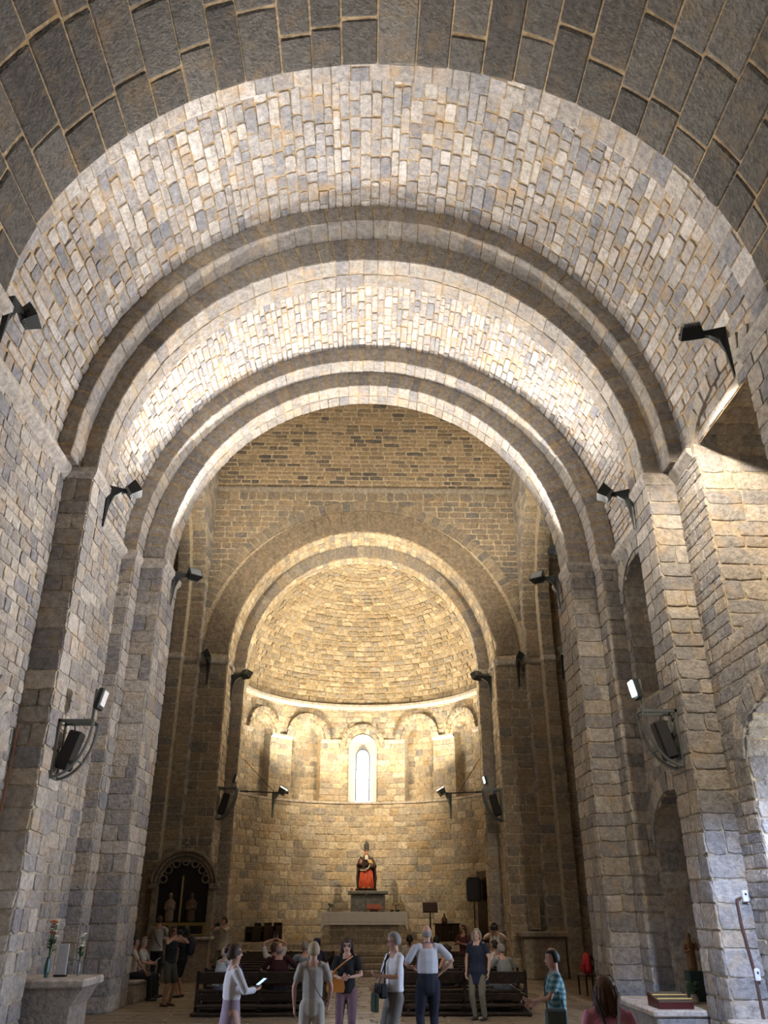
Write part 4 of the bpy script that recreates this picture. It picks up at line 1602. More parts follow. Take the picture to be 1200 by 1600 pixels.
MB().tube([(-.24, -.3, .72), (-.05, -.37, .72), (.08, -.36, .8), (.14, -.34, .93)], .022, 6).build('cope_border', M_LINEN, sn)
m = MB()
limb(m, [((0, .0, 1.22), .06, .06), ((0, -.01, 1.32), .075, .09), ((0, -.01, 1.42), .085, .095)])
limb(m, [((0, -.09, 1.36), .012, .012), ((0, -.12, 1.33), .018, .014)])
hd = fuse(m, 'head', M_FLESH, sn, .012, 2)
MB().ball((-.035, -.095, 1.385), .012, 6, 5).ball((.035, -.095, 1.385), .012, 6, 5).build('eyes', M_BLACK, hd)
MB().cbox(-.07, .07, -.15, -.06, 1.1, 1.27, .02).build('white_collar', M_LINEN, sn)
m = MB().lathe([(.085, 1.43), (.105, 1.46), (.1, 1.5), (.085, 1.51), (.11, 1.55), (.105, 1.59), (.085, 1.6), (.105, 1.64), (.09, 1.69), (.05, 1.76), (.015, 1.8), (.015, 1.84)], (0, .0, 0), 14)
tr_ = m.build('tiara', mat('tiara_bronze', (.05, .055, .05), rough=.5, metal=.3), sn, smooth=True)
for z in (1.455, 1.55, 1.645):
    MB().lathe([(.107, z - .012), (.116, z), (.107, z + .012)], seg=16).build('crown_band', mat('tiara_band', (.12, .12, .10), rough=.4, metal=.3), tr_)
for sx, p in ((-1, (-.22, -.3, 1.0)), (1, (.19, -.33, .9))):
    m = MB()
    limb(m, [((p[0], p[1] + .05, p[2] - .05), .045, .04), (p, .045, .028), ((p[0], p[1] - .01, p[2] + .05), .045, .025)])
    for q in range(4):
        x = p[0] - .036 + .024 * q
        limb(m, [((x, p[1] - .01, p[2] + .05), .011, .011), ((x, p[1] - .02, p[2] + (.13 if q in (1, 2) or sx > 0 else .08)), .009, .009)], seg=6)
    limb(m, [((p[0] - sx * .04, p[1], p[2]), .012, .012), ((p[0] - sx * .07, p[1] - .02, p[2] + .06), .01, .01)], seg=6)
    m.build('hand', M_FLESH, sn, smooth=True)
T = Matrix.Translation((.19, -.35, .97)) @ Matrix.Rotation(math.radians(35), 4, 'Z') @ Matrix.Rotation(math.radians(-50), 4, 'X')
MB().cbox(-.09, .09, -.02, .02, -.02, .2, .006, T).build('book', M_GILT, sn)
m = MB()
m.lathe([(.035, 0), (.045, .02), (.035, .04)], (-.22, -.31, 1.17), 12)
m.tube([(-.22, -.31, 1.02), (-.22, -.31, 1.18)], .01, 6)
m.build('keys', M_COPE, sn)
for x in (-.12, .1):
    MB().cbox(x - .05, x + .05, -.42, -.25, .07, .13, .025).build('shoe', M_GILT, sn)
# the small rest of the scene on the pedestal
vc = MB().lathe([(.05, 0), (.05, .09), (.035, .1)], (-.56, 34.42, 2.562), 12).build('votive_candle', mat('red_wax', (.55, .2, .12), rough=.4))
tag(vc, 'small pinkish candle at the left foot of the saint statue', 'candle')

# candle stand beside the pedestal
cs = empty('candle_stand', (1.15, 34.4, PLAT))
tag(cs, 'iron stand with two pale candles right of the pedestal', 'candle stand')
MB().lathe([(.16, 0), (.16, .03), (.03, .05)], seg=14).build('foot', M_IRON, cs)
MB().tube([(0, 0, .03), (0, 0, 1.2)], .018, 8).build('pole', M_IRON, cs)
MB().tube([(-.14, 0, 1.28), (-.1, 0, 1.2), (.1, 0, 1.2), (.14, 0, 1.28)], .014, 6).build('arm', M_IRON, cs)
for x in (-.14, .14):
    c_ = MB().lathe([(.05, 1.27), (.05, 1.55), (.02, 1.56)], (x, 0, 0), 12).build('candle', mat('cream_wax', (.6, .55, .38), rough=.5), cs)
    MB().tube([(x, 0, 1.55), (x, 0, 1.59)], .004, 5).build('wick', M_BLACK, c_)

# lectern with a reading board and a microphone
lc = empty('lectern', (2.3, 32.1, PLAT))
tag(lc, 'dark lectern board on a thin post right of the altar', 'lectern')
MB().cbox(-.22, .22, -.22, .22, 0, .03, .01).build('foot', M_IRON, lc)
MB().tube([(0, 0, .03), (0, 0, 1.08)], .028, 8).build('post', M_IRON, lc)
T = Matrix.Translation((0, 0, 1.14)) @ Matrix.Rotation(math.radians(62), 4, 'X')
MB().cbox(-.27, .27, -.17, .17, -.015, .015, .008, T).build('board', mat('maroon_board', (.035, .012, .012), rough=.5), lc)
MB().cbox(-.27, .27, -.19, -.15, -.015, .06, .008, T).build('lip', M_WOOD, lc)
MB().tube([(.1, .05, 1.2), (.16, .06, 1.38), (.06, .02, 1.5), (0, -.02, 1.5)], .008, 6).build('microphone_neck', M_BLACK, lc)
MB().ball((-.02, -.03, 1.5), (.03, .02, .02), 8, 6).build('microphone_head', mat('mic_head', (.5, .5, .47), rough=.3), lc)

# loudspeaker on its stand
ls = empty('speaker_stand', (3.95, 32.5, PLAT))
tag(ls, 'thin black tripod stand carrying a loudspeaker by the right apse wall', 'speaker stand')
MB().tube([(0, 0, .1), (0, 0, 1.32)], .022, 8).build('pole', M_BLACK, ls)
for a in (0.4, 2.5, 4.6):
    MB().tube([(0, 0, .45), (.38 * math.cos(a), .38 * math.sin(a), .01)], .013, 6).build('leg', M_BLACK, ls)
lb_ = empty('loudspeaker', (3.95, 32.5, PLAT + 1.3))
tag(lb_, 'black loudspeaker up on a tripod stand right of the lectern', 'loudspeaker')
MB().prism([(-.2, .02), (.2, .02), (.26, .12), (.26, .72), (.19, .84), (-.19, .84), (-.26, .72), (-.26, .12)], 'y', -.2, .2).build('cabinet', M_BLACK, lb_)
MB().cbox(-.21, .21, -.215, -.2, .1, .76, .02).build('grille', mat('speaker_grille', (.03, .03, .032)), lb_)
MB().tube([(-.1, 0, .84), (-.1, 0, .9), (.1, 0, .9), (.1, 0, .84)], .015, 6).build('carry_handle', M_STEEL, lb_)

# choir stools on the left, low cabinet on the right
for i in range(3):
    cs_ = empty('choir_stall', (-4.15 + .36 * i, 33.35 + .32 * i, PLAT), math.radians(-50 + 8 * i))
    tag(cs_, ['leftmost', 'middle', 'rightmost'][i] + ' of three low dark stalls by the left apse wall', 'stall', 'dark stalls in the apse')
    MB().cbox(-.2, .2, -.2, .2, .3, .35, .01).build('seat', M_WOOD, cs_)
    MB().cbox(-.2, .2, .17, .21, .35, .62, .01).build('backrest', M_WOOD, cs_)
    for sx in (-1, 1):
        MB().cbox(sx * .2 - .02, sx * .2 + .02, -.2, .2, 0, .5, .01).build('side_panel', M_WOOD, cs_)
cb = empty('cabinet', (3.05, 33.75, PLAT), math.radians(30))
tag(cb, 'low dark wooden cabinet by the right apse wall', 'cabinet')
MB().cbox(-.42, .42, -.22, .22, 0, .56, .015).build('body', M_WOOD, cb)
for x in (-.2, .2):
    d_ = MB().cbox(x - .18, x + .18, -.24, -.22, .06, .5, .01).build('door', M_WOOD, cb)
    MB().ball((x * .3, -.25, .3), .015, 6, 5).build('knob', M_GILT, d_)
MB().cbox(-.46, .46, -.25, .25, .56, .6, .012).build('top', M_WOOD, cb)
bt = MB().lathe([(.09, 0), (.11, .03), (.11, .14), (.05, .22), (.03, .26), (.045, .3), (.03, .33)], (2.95, 33.7, PLAT + .602), 14).build('wooden_bottle', mat('brown_glaze', (.10, .05, .02), rough=.4), None, smooth=True)
tag(bt, 'brown bulbous bottle standing on the dark cabinet', 'bottle')

# ------------------------------------------------------------------ carved wall altar on the left
rt = empty('wall_altar', (-5.75, 27.85, 0))
tag(rt, 'gothic wall altar with cusped stone arch, dark figures and gilded base panel', 'altar')
M_CARVE = stone_mat('carved_stone', [(.20, .17, .13), (.27, .23, .18)], stain_amt=.1, bump=.5, island=False)
MB().cbox(-.95, .95, -.1, .3, 0, 1.12, .02).build('plinth', M_EASTLOW, rt)
MB().cbox(-1.05, 1.05, -.25, .3, 1.12, 1.2, .02).build('altar_table', M_TRIM, rt)
MB().box(-.8, .8, .12, .3, 1.2, 3.3).build('back_panel', mat('black_wood', (.012, .010, .009), rough=.6), rt)
for sx in (-1, 1):
    MB().cbox(sx * .88 - .1, sx * .88 + .1, -.05, .3, 1.2, 2.62, .03).build('jamb', M_CARVE, rt)
    MB().cbox(sx * .96 - .16, sx * .96 + .16, -.14, .3, 2.5, 2.68, .04).build('impost', M_CARVE, rt)
for r0, tk, y in ((1.02, .07, -.08), (.9, .06, -.02), (.8, .05, .04)):
    pts = [(r0 * math.cos(PI * i / 24), y, 2.66 + r0 * .95 * math.sin(PI * i / 24)) for i in range(25)]
    MB().tube(pts, tk, 8).build('arch_moulding', M_CARVE, rt, smooth=True)
for i in range(7):
    ph = PI * (i + .5) / 7
    c = Vector((.68 * math.cos(ph), .03, 2.66 + .65 * math.sin(ph)))
    pts = [c + Vector((.11 * math.cos(t), 0, .11 * math.sin(t))) for t in [2 * PI * k / 10 for k in range(11)]]
    MB().tube(pts, .028, 6).build('cusp', M_CARVE, rt)
for i in range(9):
    ph = PI * (i + .5) / 9
    MB().ball((1.1 * math.cos(ph), -.06, 2.66 + 1.05 * math.sin(ph)), (.06, .05, .08), 7, 5).build('crocket', M_CARVE, rt)
MB().lathe([(.03, 0), (.04, .1), (.11, .16), (.05, .22), (.09, .3), (.02, .38)], (0, -.06, 3.66), 10).build('finial', M_CARVE, rt)
for x, lbm in ((-.36, M_LINEN), (.3, M_WOOD)):
    m = MB()
    limb(m, [((x, .02, 1.65), .14, .09), ((x, .0, 1.95), .13, .09), ((x, .02, 2.15), .15, .08), ((x, .02, 2.25), .05, .05), ((x, .0, 2.36), .06, .07)])
    limb(m, [((x - .13, .02, 2.13), .04, .04), ((x - .14, -.04, 1.95), .035, .035), ((x - .02, -.1, 1.95), .03, .03)])
    limb(m, [((x + .13, .02, 2.13), .04, .04), ((x + .14, -.04, 1.95), .035, .035), ((x + .04, -.1, 2.0), .03, .03)])
    fuse(m, 'carved_figure', mat('old_paint', (.22, .17, .13), rough=.7, var=.4) if x < 0 else mat('brown_figure', (.10, .06, .035), rough=.6, var=.4), rt, .018, 2)
MB().cbox(-.06, -.02, -.02, .12, 1.6, 2.9, .01).build('gilded_rod', M_GILT, rt)
pr_ = MB().cbox(-.8, .8, -.1, .12, 1.22, 1.58, .01).build('predella', mat('dull_gold', (.26, .19, .06), rough=.5, metal=.2), rt)
for x in (-.52, 0, .52):
    MB().box(x - .2, x + .2, -.112, -.1, 1.28, 1.5).build('panel', mat('black_wood', (.012, .010, .009)), pr_)

# tomb and framed tablet on the right
tm = empty('wall_tomb', (5.6, 28.3, 0))
tag(tm, 'plain stone tomb chest with an overhanging slab by the right of the apse arch', 'tomb')
MB().cbox(-.66, .66, 0, .6, 0, 1.16, .03).build('chest', M_EASTLOW, tm)
MB().cbox(-.8, .8, -.14, .6, 1.16, 1.32, .05).build('slab', M_EASTLOW, tm)
tbn = empty('wall_tablet', (5.42, 28.84, 1.36))
tag(tbn, 'thin framed tablet standing above the tomb slab', 'tablet')
MB().cbox(-.19, .19, 0, .05, 0, 1.0, .012).build('tablet_board', M_EASTLOW, tbn)
for a, b, c, d in ((-.19, -.16, 0, 1), (.16, .19, 0, 1), (-.16, .16, .97, 1), (-.16, .16, 0, .03)):
    MB().box(a, b, -.02, .0, c, d).build('frame_bar', M_TRIM, tbn)
MB().box(.05, .09, -.012, 0, .45, .55).build('latch', M_GILT, tbn)

# stone shelf with flowers in the second left bay
sf = empty('stone_shelf', (-5.7, 16.75, 0))
tag(sf, 'stone side altar shelf on a tapering corbel in the second left bay', 'shelf')
MB().cbox(-.78, .78, -.6, .6, .78, .92, .03).build('table_slab', M_TRIM, sf)
MB().prism([(-.7, .0), (.55, .0), (.55, .5), (.72, .78), (-.7, .78)], 'y', -.5, .5).build('corbel', M_WALL, sf)
flowers('flower_vase', (-5.72, 16.5, .925), 'tall vase of red and white flowers beside the second left pier', .62, .10, 14, [PETR, PETW, PETO, PETW], mat('teal_glass', (.05, .12, .12), rough=.2), 15, .05, .3)
flowers('flower_vase', (-5.3, 16.95, .925), 'thin vase of small white blossoms on the left shelf', .5, .05, 9, [PETW], mat('grey_glass', (.25, .25, .25), rough=.2), 16, .035, .2)
cdl = empty('prayer_card', (-5.55, 16.75, .925))
tag(cdl, 'pale upright card between the two vases on the left shelf', 'card')
MB().cbox(-.09, .09, -.015, .015, 0, .52, .006).build('card', mat('pale_card', (.5, .5, .52), rough=.7), cdl)
MB().cbox(-.11, .11, -.05, .05, 0, .03, .006).build('foot', M_WOOD, cdl)

# right bay: bench, carved figure, candle tray, potted plant
bn = empty('stone_bench', (5.75, 17.0, 0))
tag(bn, 'low stone bench in the second right bay', 'bench')
MB().cbox(-.75, .70, -.85, 1.6, 0, .34, .03).build('base', M_WALL, bn)
MB().cbox(-.82, .70, -.9, 1.65, .34, .44, .03).build('top_slab', M_TRIM, bn)
ct = empty('candle_tray', (5.4, 16.6, .445))
tag(ct, 'dark red votive candle box with brass rails on the stone bench', 'candle box')
MB().prism([(-.3, 0), (.3, 0), (.3, .2), (-.3, .1)], 'x', -.3, .32).build('box', mat('dark_red_box', (.07, .012, .01), rough=.4), ct)
MB().prism([(-.28, .1), (.3, .2), (.3, .215), (-.28, .115)], 'x', -.28, .3).build('lid', mat('glass_lid', (.12, .10, .07), rough=.2), ct)
for z, y in ((.13, -.25), (.17, .0)):
    MB().tube([(-.3, y, z + .02), (.32, y, z + .02)], .012, 6).build('rail', M_GILT, ct)
fg = empty('carved_figure', (6.25, 17.55, .445))
tag(fg, 'small brown wooden saint standing on a green pedestal in the right bay', 'statue')
MB().cbox(-.14, .14, -.14, .14, 0, .5, .02).build('pedestal', mat('dark_green_cloth', (.02, .035, .03), rough=.8), fg)
m = MB()
limb(m, [((0, 0, .55), .1, .08), ((0, 0, .8), .09, .07), ((0, 0, .95), .11, .07), ((0, 0, 1.02), .04, .04), ((0, 0, 1.1), .05, .055)])
limb(m, [((-.1, 0, .95), .03, .03), ((-.13, -.06, .82), .03, .03), ((-.05, -.12, .86), .025, .025)])
limb(m, [((.1, 0, .95), .03, .03), ((.13, -.06, .85), .03, .03), ((.08, -.12, .98), .025, .025)])
fuse(m, 'figure', mat('carved_wood', (.16, .08, .03), rough=.5, var=.4, bump=.4), fg, .014, 2)
pp = flowers('potted_plant', (6.05, 17.15, .445), 'small green plant in a grey pot at the foot of the wooden saint', .2, .12, 8, [mat('leaf_green', (.06, .12, .05))], M_TRIM, 17, .08, .14)
lf = empty('leaflet', (6.35, 14.45, .445), math.radians(30))
tag(lf, 'folded blue and orange leaflet lying on the right plinth', 'leaflet')
T = Matrix.Rotation(math.radians(-35), 4, 'X')
MB().box(-.12, .12, -.1, .1, .05, .056, T).build('page', mat('leaflet_white', (.7, .75, .8)), lf)
MB().box(-.11, .0, -.09, .0, .056, .059, T).build('print', mat('leaflet_blue', (.05, .25, .6)), lf)
MB().box(.01, .11, .01, .09, .056, .059, T).build('print', mat('leaflet_orange', (.75, .25, .12)), lf)

# wooden chair with red rucksack by the third right pier
ch = empty('wooden_chair', (5.72, 23.6, 0), math.radians(-75))
tag(ch, 'dark wooden chair behind the third right pier', 'chair')
MB().cbox(-.22, .22, -.22, .22, .43, .47, .012).build('seat', M_WOOD, ch)
for sx in (-1, 1):
    MB().cbox(sx * .2 - .02, sx * .2 + .02, -.22, -.18, 0, .43, .006).build('leg', M_WOOD, ch)
    MB().cbox(sx * .2 - .02, sx * .2 + .02, .18, .22, 0, .9, .006).build('leg', M_WOOD, ch)
for z in (.62, .84):
    MB().cbox(-.2, .2, .185, .215, z - .04, z + .04, .008).build('back_slat', M_WOOD, ch)
rk = empty('rucksack', (5.7, 23.58, .475), math.radians(-75))
tag(rk, 'red rucksack sitting on the wooden chair', 'rucksack')
m = MB()
limb(m, [((0, -.02, .1), .17, .11), ((0, -.02, .3), .16, .1), ((0, -.01, .42), .12, .08)], seg=12)
fuse(m, 'bag', mat('red_nylon', (.45, .02, .02), rough=.6, bump=.3), rk, .02, 3)
MB().cbox(-.1, .1, -.17, -.1, .06, .24, .03).build('pocket', mat('red_nylon_dark', (.3, .015, .015), rough=.6), rk)
for sx in (-1, 1):
    MB().tube([(sx * .08, .08, .44), (sx * .09, .13, .3), (sx * .1, .1, .08)], .015, 6).build('strap', M_BLACK, rk)
# seat ledge where two visitors sit, left
sb_ = empty('stone_ledge', (-5.75, 22.9, 0))
tag(sb_, 'low stone seat ledge behind the third left pier', 'bench')
MB().cbox(-.35, .35, -1.1, 1.1, 0, .40, .03).build('base', M_WALL, sb_)
MB().cbox(-.4, .4, -1.12, 1.12, .40, .47, .02).build('top_slab', M_TRIM, sb_)


# ================================================================== PEOPLE
def ik(S, T, a, b, pole):
    """middle joint of a two-bone limb"""
    S, T, pole = Vector(S), Vector(T), Vector(pole)
    d = T - S
    L = min(d.length, (a + b) * .995)
    d.normalize()
    T = S + d * L
    x = (a * a - b * b + L * L) / (2 * L)
    h = math.sqrt(max(0, a * a - x * x))
    p = pole - d * pole.dot(d)
    p.normalize()
    return S + d * x + p * h, T


def hand_geo(m, W, d, nrm, sx, k, curl=.5):
    """palm and five separate bent fingers; d = hand direction, nrm = palm normal, sx = side of the thumb"""
    d, nrm = Vector(d).normalized(), Vector(nrm)
    nrm = (nrm - d * nrm.dot(d)).normalized()
    s = d.cross(nrm).normalized() * sx
    limb(m, [(W, .024 * k, .018 * k), (W + d * .045 * k, .040 * k, .016 * k), (W + d * .085 * k, .040 * k, .014 * k)], s, 8)
    for q, ln in enumerate((.062, .075, .080, .068)):
        o = W + d * .085 * k + s * (-.032 + .0213 * q) * k
        d2 = (d * math.cos(curl) + nrm * math.sin(curl)).normalized()
        d3 = (d * math.cos(curl * 2.2) + nrm * math.sin(curl * 2.2)).normalized()
        e1 = o + d2 * ln * .55 * k
        limb(m, [(o, .0095 * k, .0095 * k), (e1, .0088 * k, .0088 * k), (e1 + d3 * ln * .5 * k, .007 * k, .007 * k)], s, 6)
    o = W + d * .03 * k + s * .034 * k
    t1 = o + (s * .6 + d * .7 + nrm * .3).normalized() * .04 * k
    limb(m, [(o, .012 * k, .012 * k), (t1, .010 * k, .010 * k), (t1 + (d + nrm * .5).normalized() * .03 * k, .008 * k, .008 * k)], s, 6)


SKIN = {'fair': (.50, .29, .21), 'tan': (.40, .22, .15), 'pale': (.56, .36, .28)}
HAIR = {'dark': (.016, .011, .009), 'brown': (.055, .028, .016), 'grey': (.24, .22, .20), 'white': (.52, .49, .45), 'blond': (.36, .28, .18), 'black': (.010, .009, .010), 'auburn': (.11, .055, .035)}


def person(label, loc, face, H=1.68, skin='fair', hair=('short', 'dark'), top=('tee', (.5, .5, .5)), bottom=('trousers', (.1, .1, .1)), shoes=(.03, .03, .03), sit=None,
           lean=0, head=(0, 0), arms=(None, None), build=1.0, fem=False, feet=.1, twist=0, top_mat=None, bottom_mat=None, glasses=False, stride=0.0, group=None, voxel=.014, hem=None):
    """arms: wrist targets in the body's own frame (right, forward, up from the floor or from the seat), None = hanging"""
    k = H / 1.7
    root = empty('person', loc, math.radians(face))
    tag(root, label, 'person', group or 'visitors in the church')
    sm = mat('skin_' + skin, SKIN[skin], rough=.5, var=.08)
    hz = (sit + .09) if sit is not None else .92 * k
    hip = Vector((0, 0, hz))
    la = math.radians(lean)
    D = Vector((0, math.sin(la), math.cos(la)))
    Fw = Vector((0, math.cos(la), -math.sin(la)))
    X = Vector((1, 0, 0))
    sw = (.165 if fem else .185) * k
    bw = build
    P = lambda t, f=0, x=0: hip + D * t * k + Fw * f * k + X * x * k
    shC = P(.485)
    neck = P(.53, .0)
    hy, hp = math.radians(head[1]), math.radians(head[0])      # yaw (left +), pitch (up +)
    hf = Vector((-math.sin(hy) * math.cos(hp), math.cos(hy) * math.cos(hp), math.sin(hp)))
    hu = Vector((math.sin(hy) * math.sin(hp), -math.cos(hy) * math.sin(hp), math.cos(hp)))
    hr = hf.cross(hu)
    hc = neck + Vector((0, .012 * k, .02 * k)) + (hu * .7 + D * .3).normalized() * .118 * k
    Q = lambda r, f, u: hc + hr * r * k + hf * f * k + hu * u * k
    # arms
    sh, el, wr = {}, {}, {}
    for i, sx in ((0, -1), (1, 1)):
        S = shC + X * sx * sw
        t = arms[i]
        T = Vector(t) * 1.0 if t is not None else S + Vector((sx * .09 * k, .05 * k, -.52 * k))
        if t is not None:
            T = Vector((t[0] * k, t[1] * k, t[2] * k if sit is None else hz + (t[2]) * k))
        pole = Vector((sx * .9, -.5, -.55))
        E, T = ik(S, T, .29 * k, .255 * k, pole)
        sh[sx], el[sx], wr[sx] = S, E, T
    # legs
    hj, kn, an = {}, {}, {}
    for sx in (-1, 1):
        h = hip + Vector((sx * .09 * k * bw, 0, -.02 * k))
        if sit is not None:
            a = Vector((sx * .11 * k, .47 * k, .08))
            K, a = ik(h, a, .44 * k, .42 * k, (sx * .1, .6, 1))
        else:
            a = Vector((sx * feet * k, sx * stride, .08 * k))
            K, a = ik(h, a, .44 * k, .42 * k, (sx * .1, 1, 0))
        hj[sx], kn[sx], an[sx] = h, K, a
    # --- the body: one skin
    b = MB()
    limb(b, [(P(-.04), .14 * k * bw, .105 * k * bw), (P(.12), .125 * k * bw, .09 * k * bw), (P(.30), .145 * k * bw, .105 * k * bw), (P(.44), .15 * k, .085 * k), (P(.50), .10 * k, .07 * k)])
    limb(b, [(P(.46), .065 * k, .06 * k), (neck + D * .03 * k, .052 * k, .055 * k), (Q(0, -.01, -.06), .05 * k, .055 * k)])
    limb(b, [(Q(0, .035, -.105), .034 * k, .034 * k), (Q(0, .018, -.065), .058 * k, .066 * k), (Q(0, .0, .0), .071 * k, .088 * k), (Q(0, -.005, .05), .070 * k, .088 * k), (Q(0, -.008, .085), .05 * k, .066 * k)], hr, 12)
    limb(b, [(Q(0, .085, .0), .010 * k, .010 * k), (Q(0, .104, -.028), .015 * k, .013 * k)], hr, 6)      # nose
    for sx in (-1, 1):
        limb(b, [(Q(sx * .073, -.005, .02), .008 * k, .020 * k), (Q(sx * .074, -.002, -.03), .007 * k, .013 * k)], hr, 6)   # ears
        limb(b, [(sh[sx] - X * sx * .03 * k, .055 * k, .055 * k), (sh[sx].lerp(el[sx], .4), .046 * k, .046 * k), (el[sx], .036 * k, .036 * k), (el[sx].lerp(wr[sx], .35), .037 * k, .035 * k), (wr[sx], .024 * k, .022 * k)])
        kc, ac = kn[sx], an[sx]
        limb(b, [(hj[sx], .082 * k * bw, .085 * k * bw), (hj[sx].lerp(kc, .5), .070 * k * bw, .072 * k * bw), (kc, .050 * k, .052 * k), (kc.lerp(ac, .3), .050 * k, .052 * k), (ac, .032 * k, .034 * k)])
        limb(b, [(ac + Vector((0, -.03, -.03)) * k, .032 * k, .03 * k), (ac + Vector((0, .07, -.045)) * k, .036 * k, .024 * k), (ac + Vector((0, .15, -.055)) * k, .034 * k, .018 * k)])
    ex = MB()
    for sx in (-1, 1):
        d = (wr[sx] - el[sx]).normalized()
        i = 0 if sx < 0 else 1
        up_ = arms[i] is not None
        nrm = Vector((-sx, .2, 0)) if not up_ else Vector((-sx * .6, .3, .4))
        hand_geo(ex, wr[sx], d, nrm, sx if d.z < 0 else -sx, k, .75 if up_ else .35)
    fuse(b, 'body', sm, root, voxel * k, 3, ex)
    # face
    for sx in (-1, 1):
        MB().ball(Q(sx * .030, .074, .006), .006 * k, 6, 5).build('eye', M_BLACK, root)
        MB().tube([Q(sx * .016, .084, .028), Q(sx * .032, .082, .032), Q(sx * .048, .07, .026)], .003 * k, 5).build('eyebrow', mat('hair_' + hair[1], HAIR[hair[1]]), root)
    MB().tube([Q(-.024, .074, -.062), Q(0, .084, -.064), Q(.024, .074, -.062)], .006 * k, 5).build('mouth', mat('lips', (.35, .12, .10)), root)
    if glasses:
        g = MB()
        for sx in (-1, 1):
            g.tube([Q(sx * .032 + .022 * math.cos(t), .092, .006 + .018 * math.sin(t)) for t in [2 * PI * q / 10 for q in range(11)]], .003, 5)
            g.tube([Q(sx * .054, .09, .008), Q(sx * .078, .0, .012)], .003, 5)
        g.build('glasses', M_BLACK, root)
    # hair
    style, hcname = hair
    hm = mat('hair_' + hcname, HAIR[hcname], rough=.55, var=.3, scale=60, bump=.6)
    if style != 'bald_clean':
        m = MB()
        nu, nv = 20, 14
        rr_ = random.Random(hash(label) % 1000)
        for j in range(nv + 1):
            th = PI * j / nv
            for i in range(nu):
                a = 2 * PI * i / nu
                u, r_, f = math.cos(th), math.sin(th) * math.cos(a), math.sin(th) * math.sin(a)
                s = 1.0 + rr_.uniform(-.02, .03)
                hide = f > .15 and u < .42 + .25 * (1 - f)
                if u < -.55:
                    hide = True
                if style in ('bald',):
                    hide = hide or u > .35 or f > .1
                if style == 'bald' and not hide:
                    s *= .97
                k2 = .78 if hide else s
                thick = .006 if style in ('bald', 'crop') else (.016 if style == 'short' else .022)
                m.v.append(tuple(Q((.074 + thick) * r_ * k2, -.006 + (.094 + thick) * f * k2, .012 + (.105 + thick) * u * k2)))
        for j in range(nv):
            for i in range(nu):
                ii = (i + 1) % nu
                m.f.append((j * nu + i, (j + 1) * nu + i, (j + 1) * nu + ii, j * nu + ii))
        h_ = m.build('hair', hm, root, smooth=True)
        if style == 'bun':
            MB().ball(Q(0, -.115, .05), .042 * k, 10, 7).build('bun', hm, h_, smooth=True)
        if style in ('long', 'wavy'):
            m = MB()
            n_ = 9 if style == 'wavy' else 7
            ln = .13 if style == 'wavy' else .22
            for q in range(n_):
                a = PI * (.0 + 1.0 * q / (n_ - 1))
                r_, f = math.cos(a) * .082, -.01 - math.sin(a) * .1
                limb(m, [(Q(r_, f, .04), .028 * k, .02 * k), (Q(r_ * 1.12, f * 1.1, -.06), .032 * k, .022 * k), (Q(r_ * 1.2 + (.012 if q % 2 else -.012), f * 1.15, -.06 - ln * .5), .030 * k, .022 * k), (Q(r_ * 1.1, f * 1.1, -.06 - ln * (.8 + .2 * (q % 3) / 2)), .016 * k, .012 * k)], hr, 7)
            m.build('locks', hm, h_, smooth=True)
        if style == 'tail':
            m = MB()
            limb(m, [(Q(0, -.1, .04), .03 * k, .03 * k), (Q(0, -.15, -.02), .035 * k, .03 * k), (Q(0, -.13, -.14), .02 * k, .015 * k)])
            m.build('ponytail', hm, h_, smooth=True)
        if style == 'bob':
            m = MB()
            for q in range(7):
                a = PI * q / 6
                r_, f = math.cos(a) * .08, -.01 - math.sin(a) * .095
                limb(m, [(Q(r_, f, .04), .03 * k, .02 * k), (Q(r_ * 1.1, f * 1.08, -.05), .03 * k, .02 * k), (Q(r_ * .98, f, -.11), .018 * k, .014 * k)], hr, 7)
            m.build('locks', hm, h_, smooth=True)
        if style == 'cap':
            cm = mat('navy_cap', (.02, .022, .06), rough=.8)
            MB().lathe([(.098, .0), (.1, .03), (.085, .08), (.05, .11), (.01, .12)], (0, 0, 0), 16, 1, 1.15, Matrix.Translation(Q(0, -.005, .03)) @ Matrix((hr, hf, hu)).transposed().to_4x4()).build('cap', cm, root, smooth=True)
            MB().cbox(-.07, .07, .08, .17, .0, .012, .005, Matrix.Translation(Q(0, 0, .045)) @ Matrix((hr, hf, hu)).transposed().to_4x4()).build('cap_visor', cm, root)
    # --- clothes
    g = .016 * k
    kind, tc = top[0], top[1]
    tm = top_mat or mat('cloth_%.3f_%.3f_%.3f' % tc, tc, rough=.85, var=.12, scale=14, bump=.25)
    m = MB()
    low = {'shirt': -.07, 'tunic': -.20, 'cardigan': -.04, 'tank': -.02}.get(kind, -.05)
    if hem is not None:
        low = hem
    if sit is not None:
        low = max(low, -.05)
    loose = 1.06 if kind in ('shirt', 'tunic', 'cardigan') else 1.02
    limb(m, ([(P(low), .215 * k * bw, .15 * k * bw), (P(-.08), .20 * k * bw, .14 * k * bw)] if low < -.15 else []) + [(P(max(low, -.02) if low < -.15 else low), (.15 if low < .05 else .138) * k * bw * loose * (1.14 if low < -.06 else 1.0) + g, (.115 if low < .05 else .104) * k * bw * loose * (1.14 if low < -.06 else 1.0) + g), (P(.12), .13 * k * bw * loose + g, .095 * k * bw * loose + g), (P(.30), .148 * k * bw + g, .108 * k * bw + g), (P(.43), .155 * k + g * .6, .088 * k + g), (P(.478), .105 * k, .07 * k)], flat=True)
    if fem:
        for sx in (-1, 1):
            limb(m, [(P(.30, .07, sx * .065), .05 * k, .05 * k), (P(.29, .095, sx * .065), .04 * k, .04 * k)])
    slv = {'tank': 0, 'tee': .62, 'shirt': .75, 'tunic': .5, 'vest': 0, 'cardigan': 1.8, 'long': 1.95}[kind]
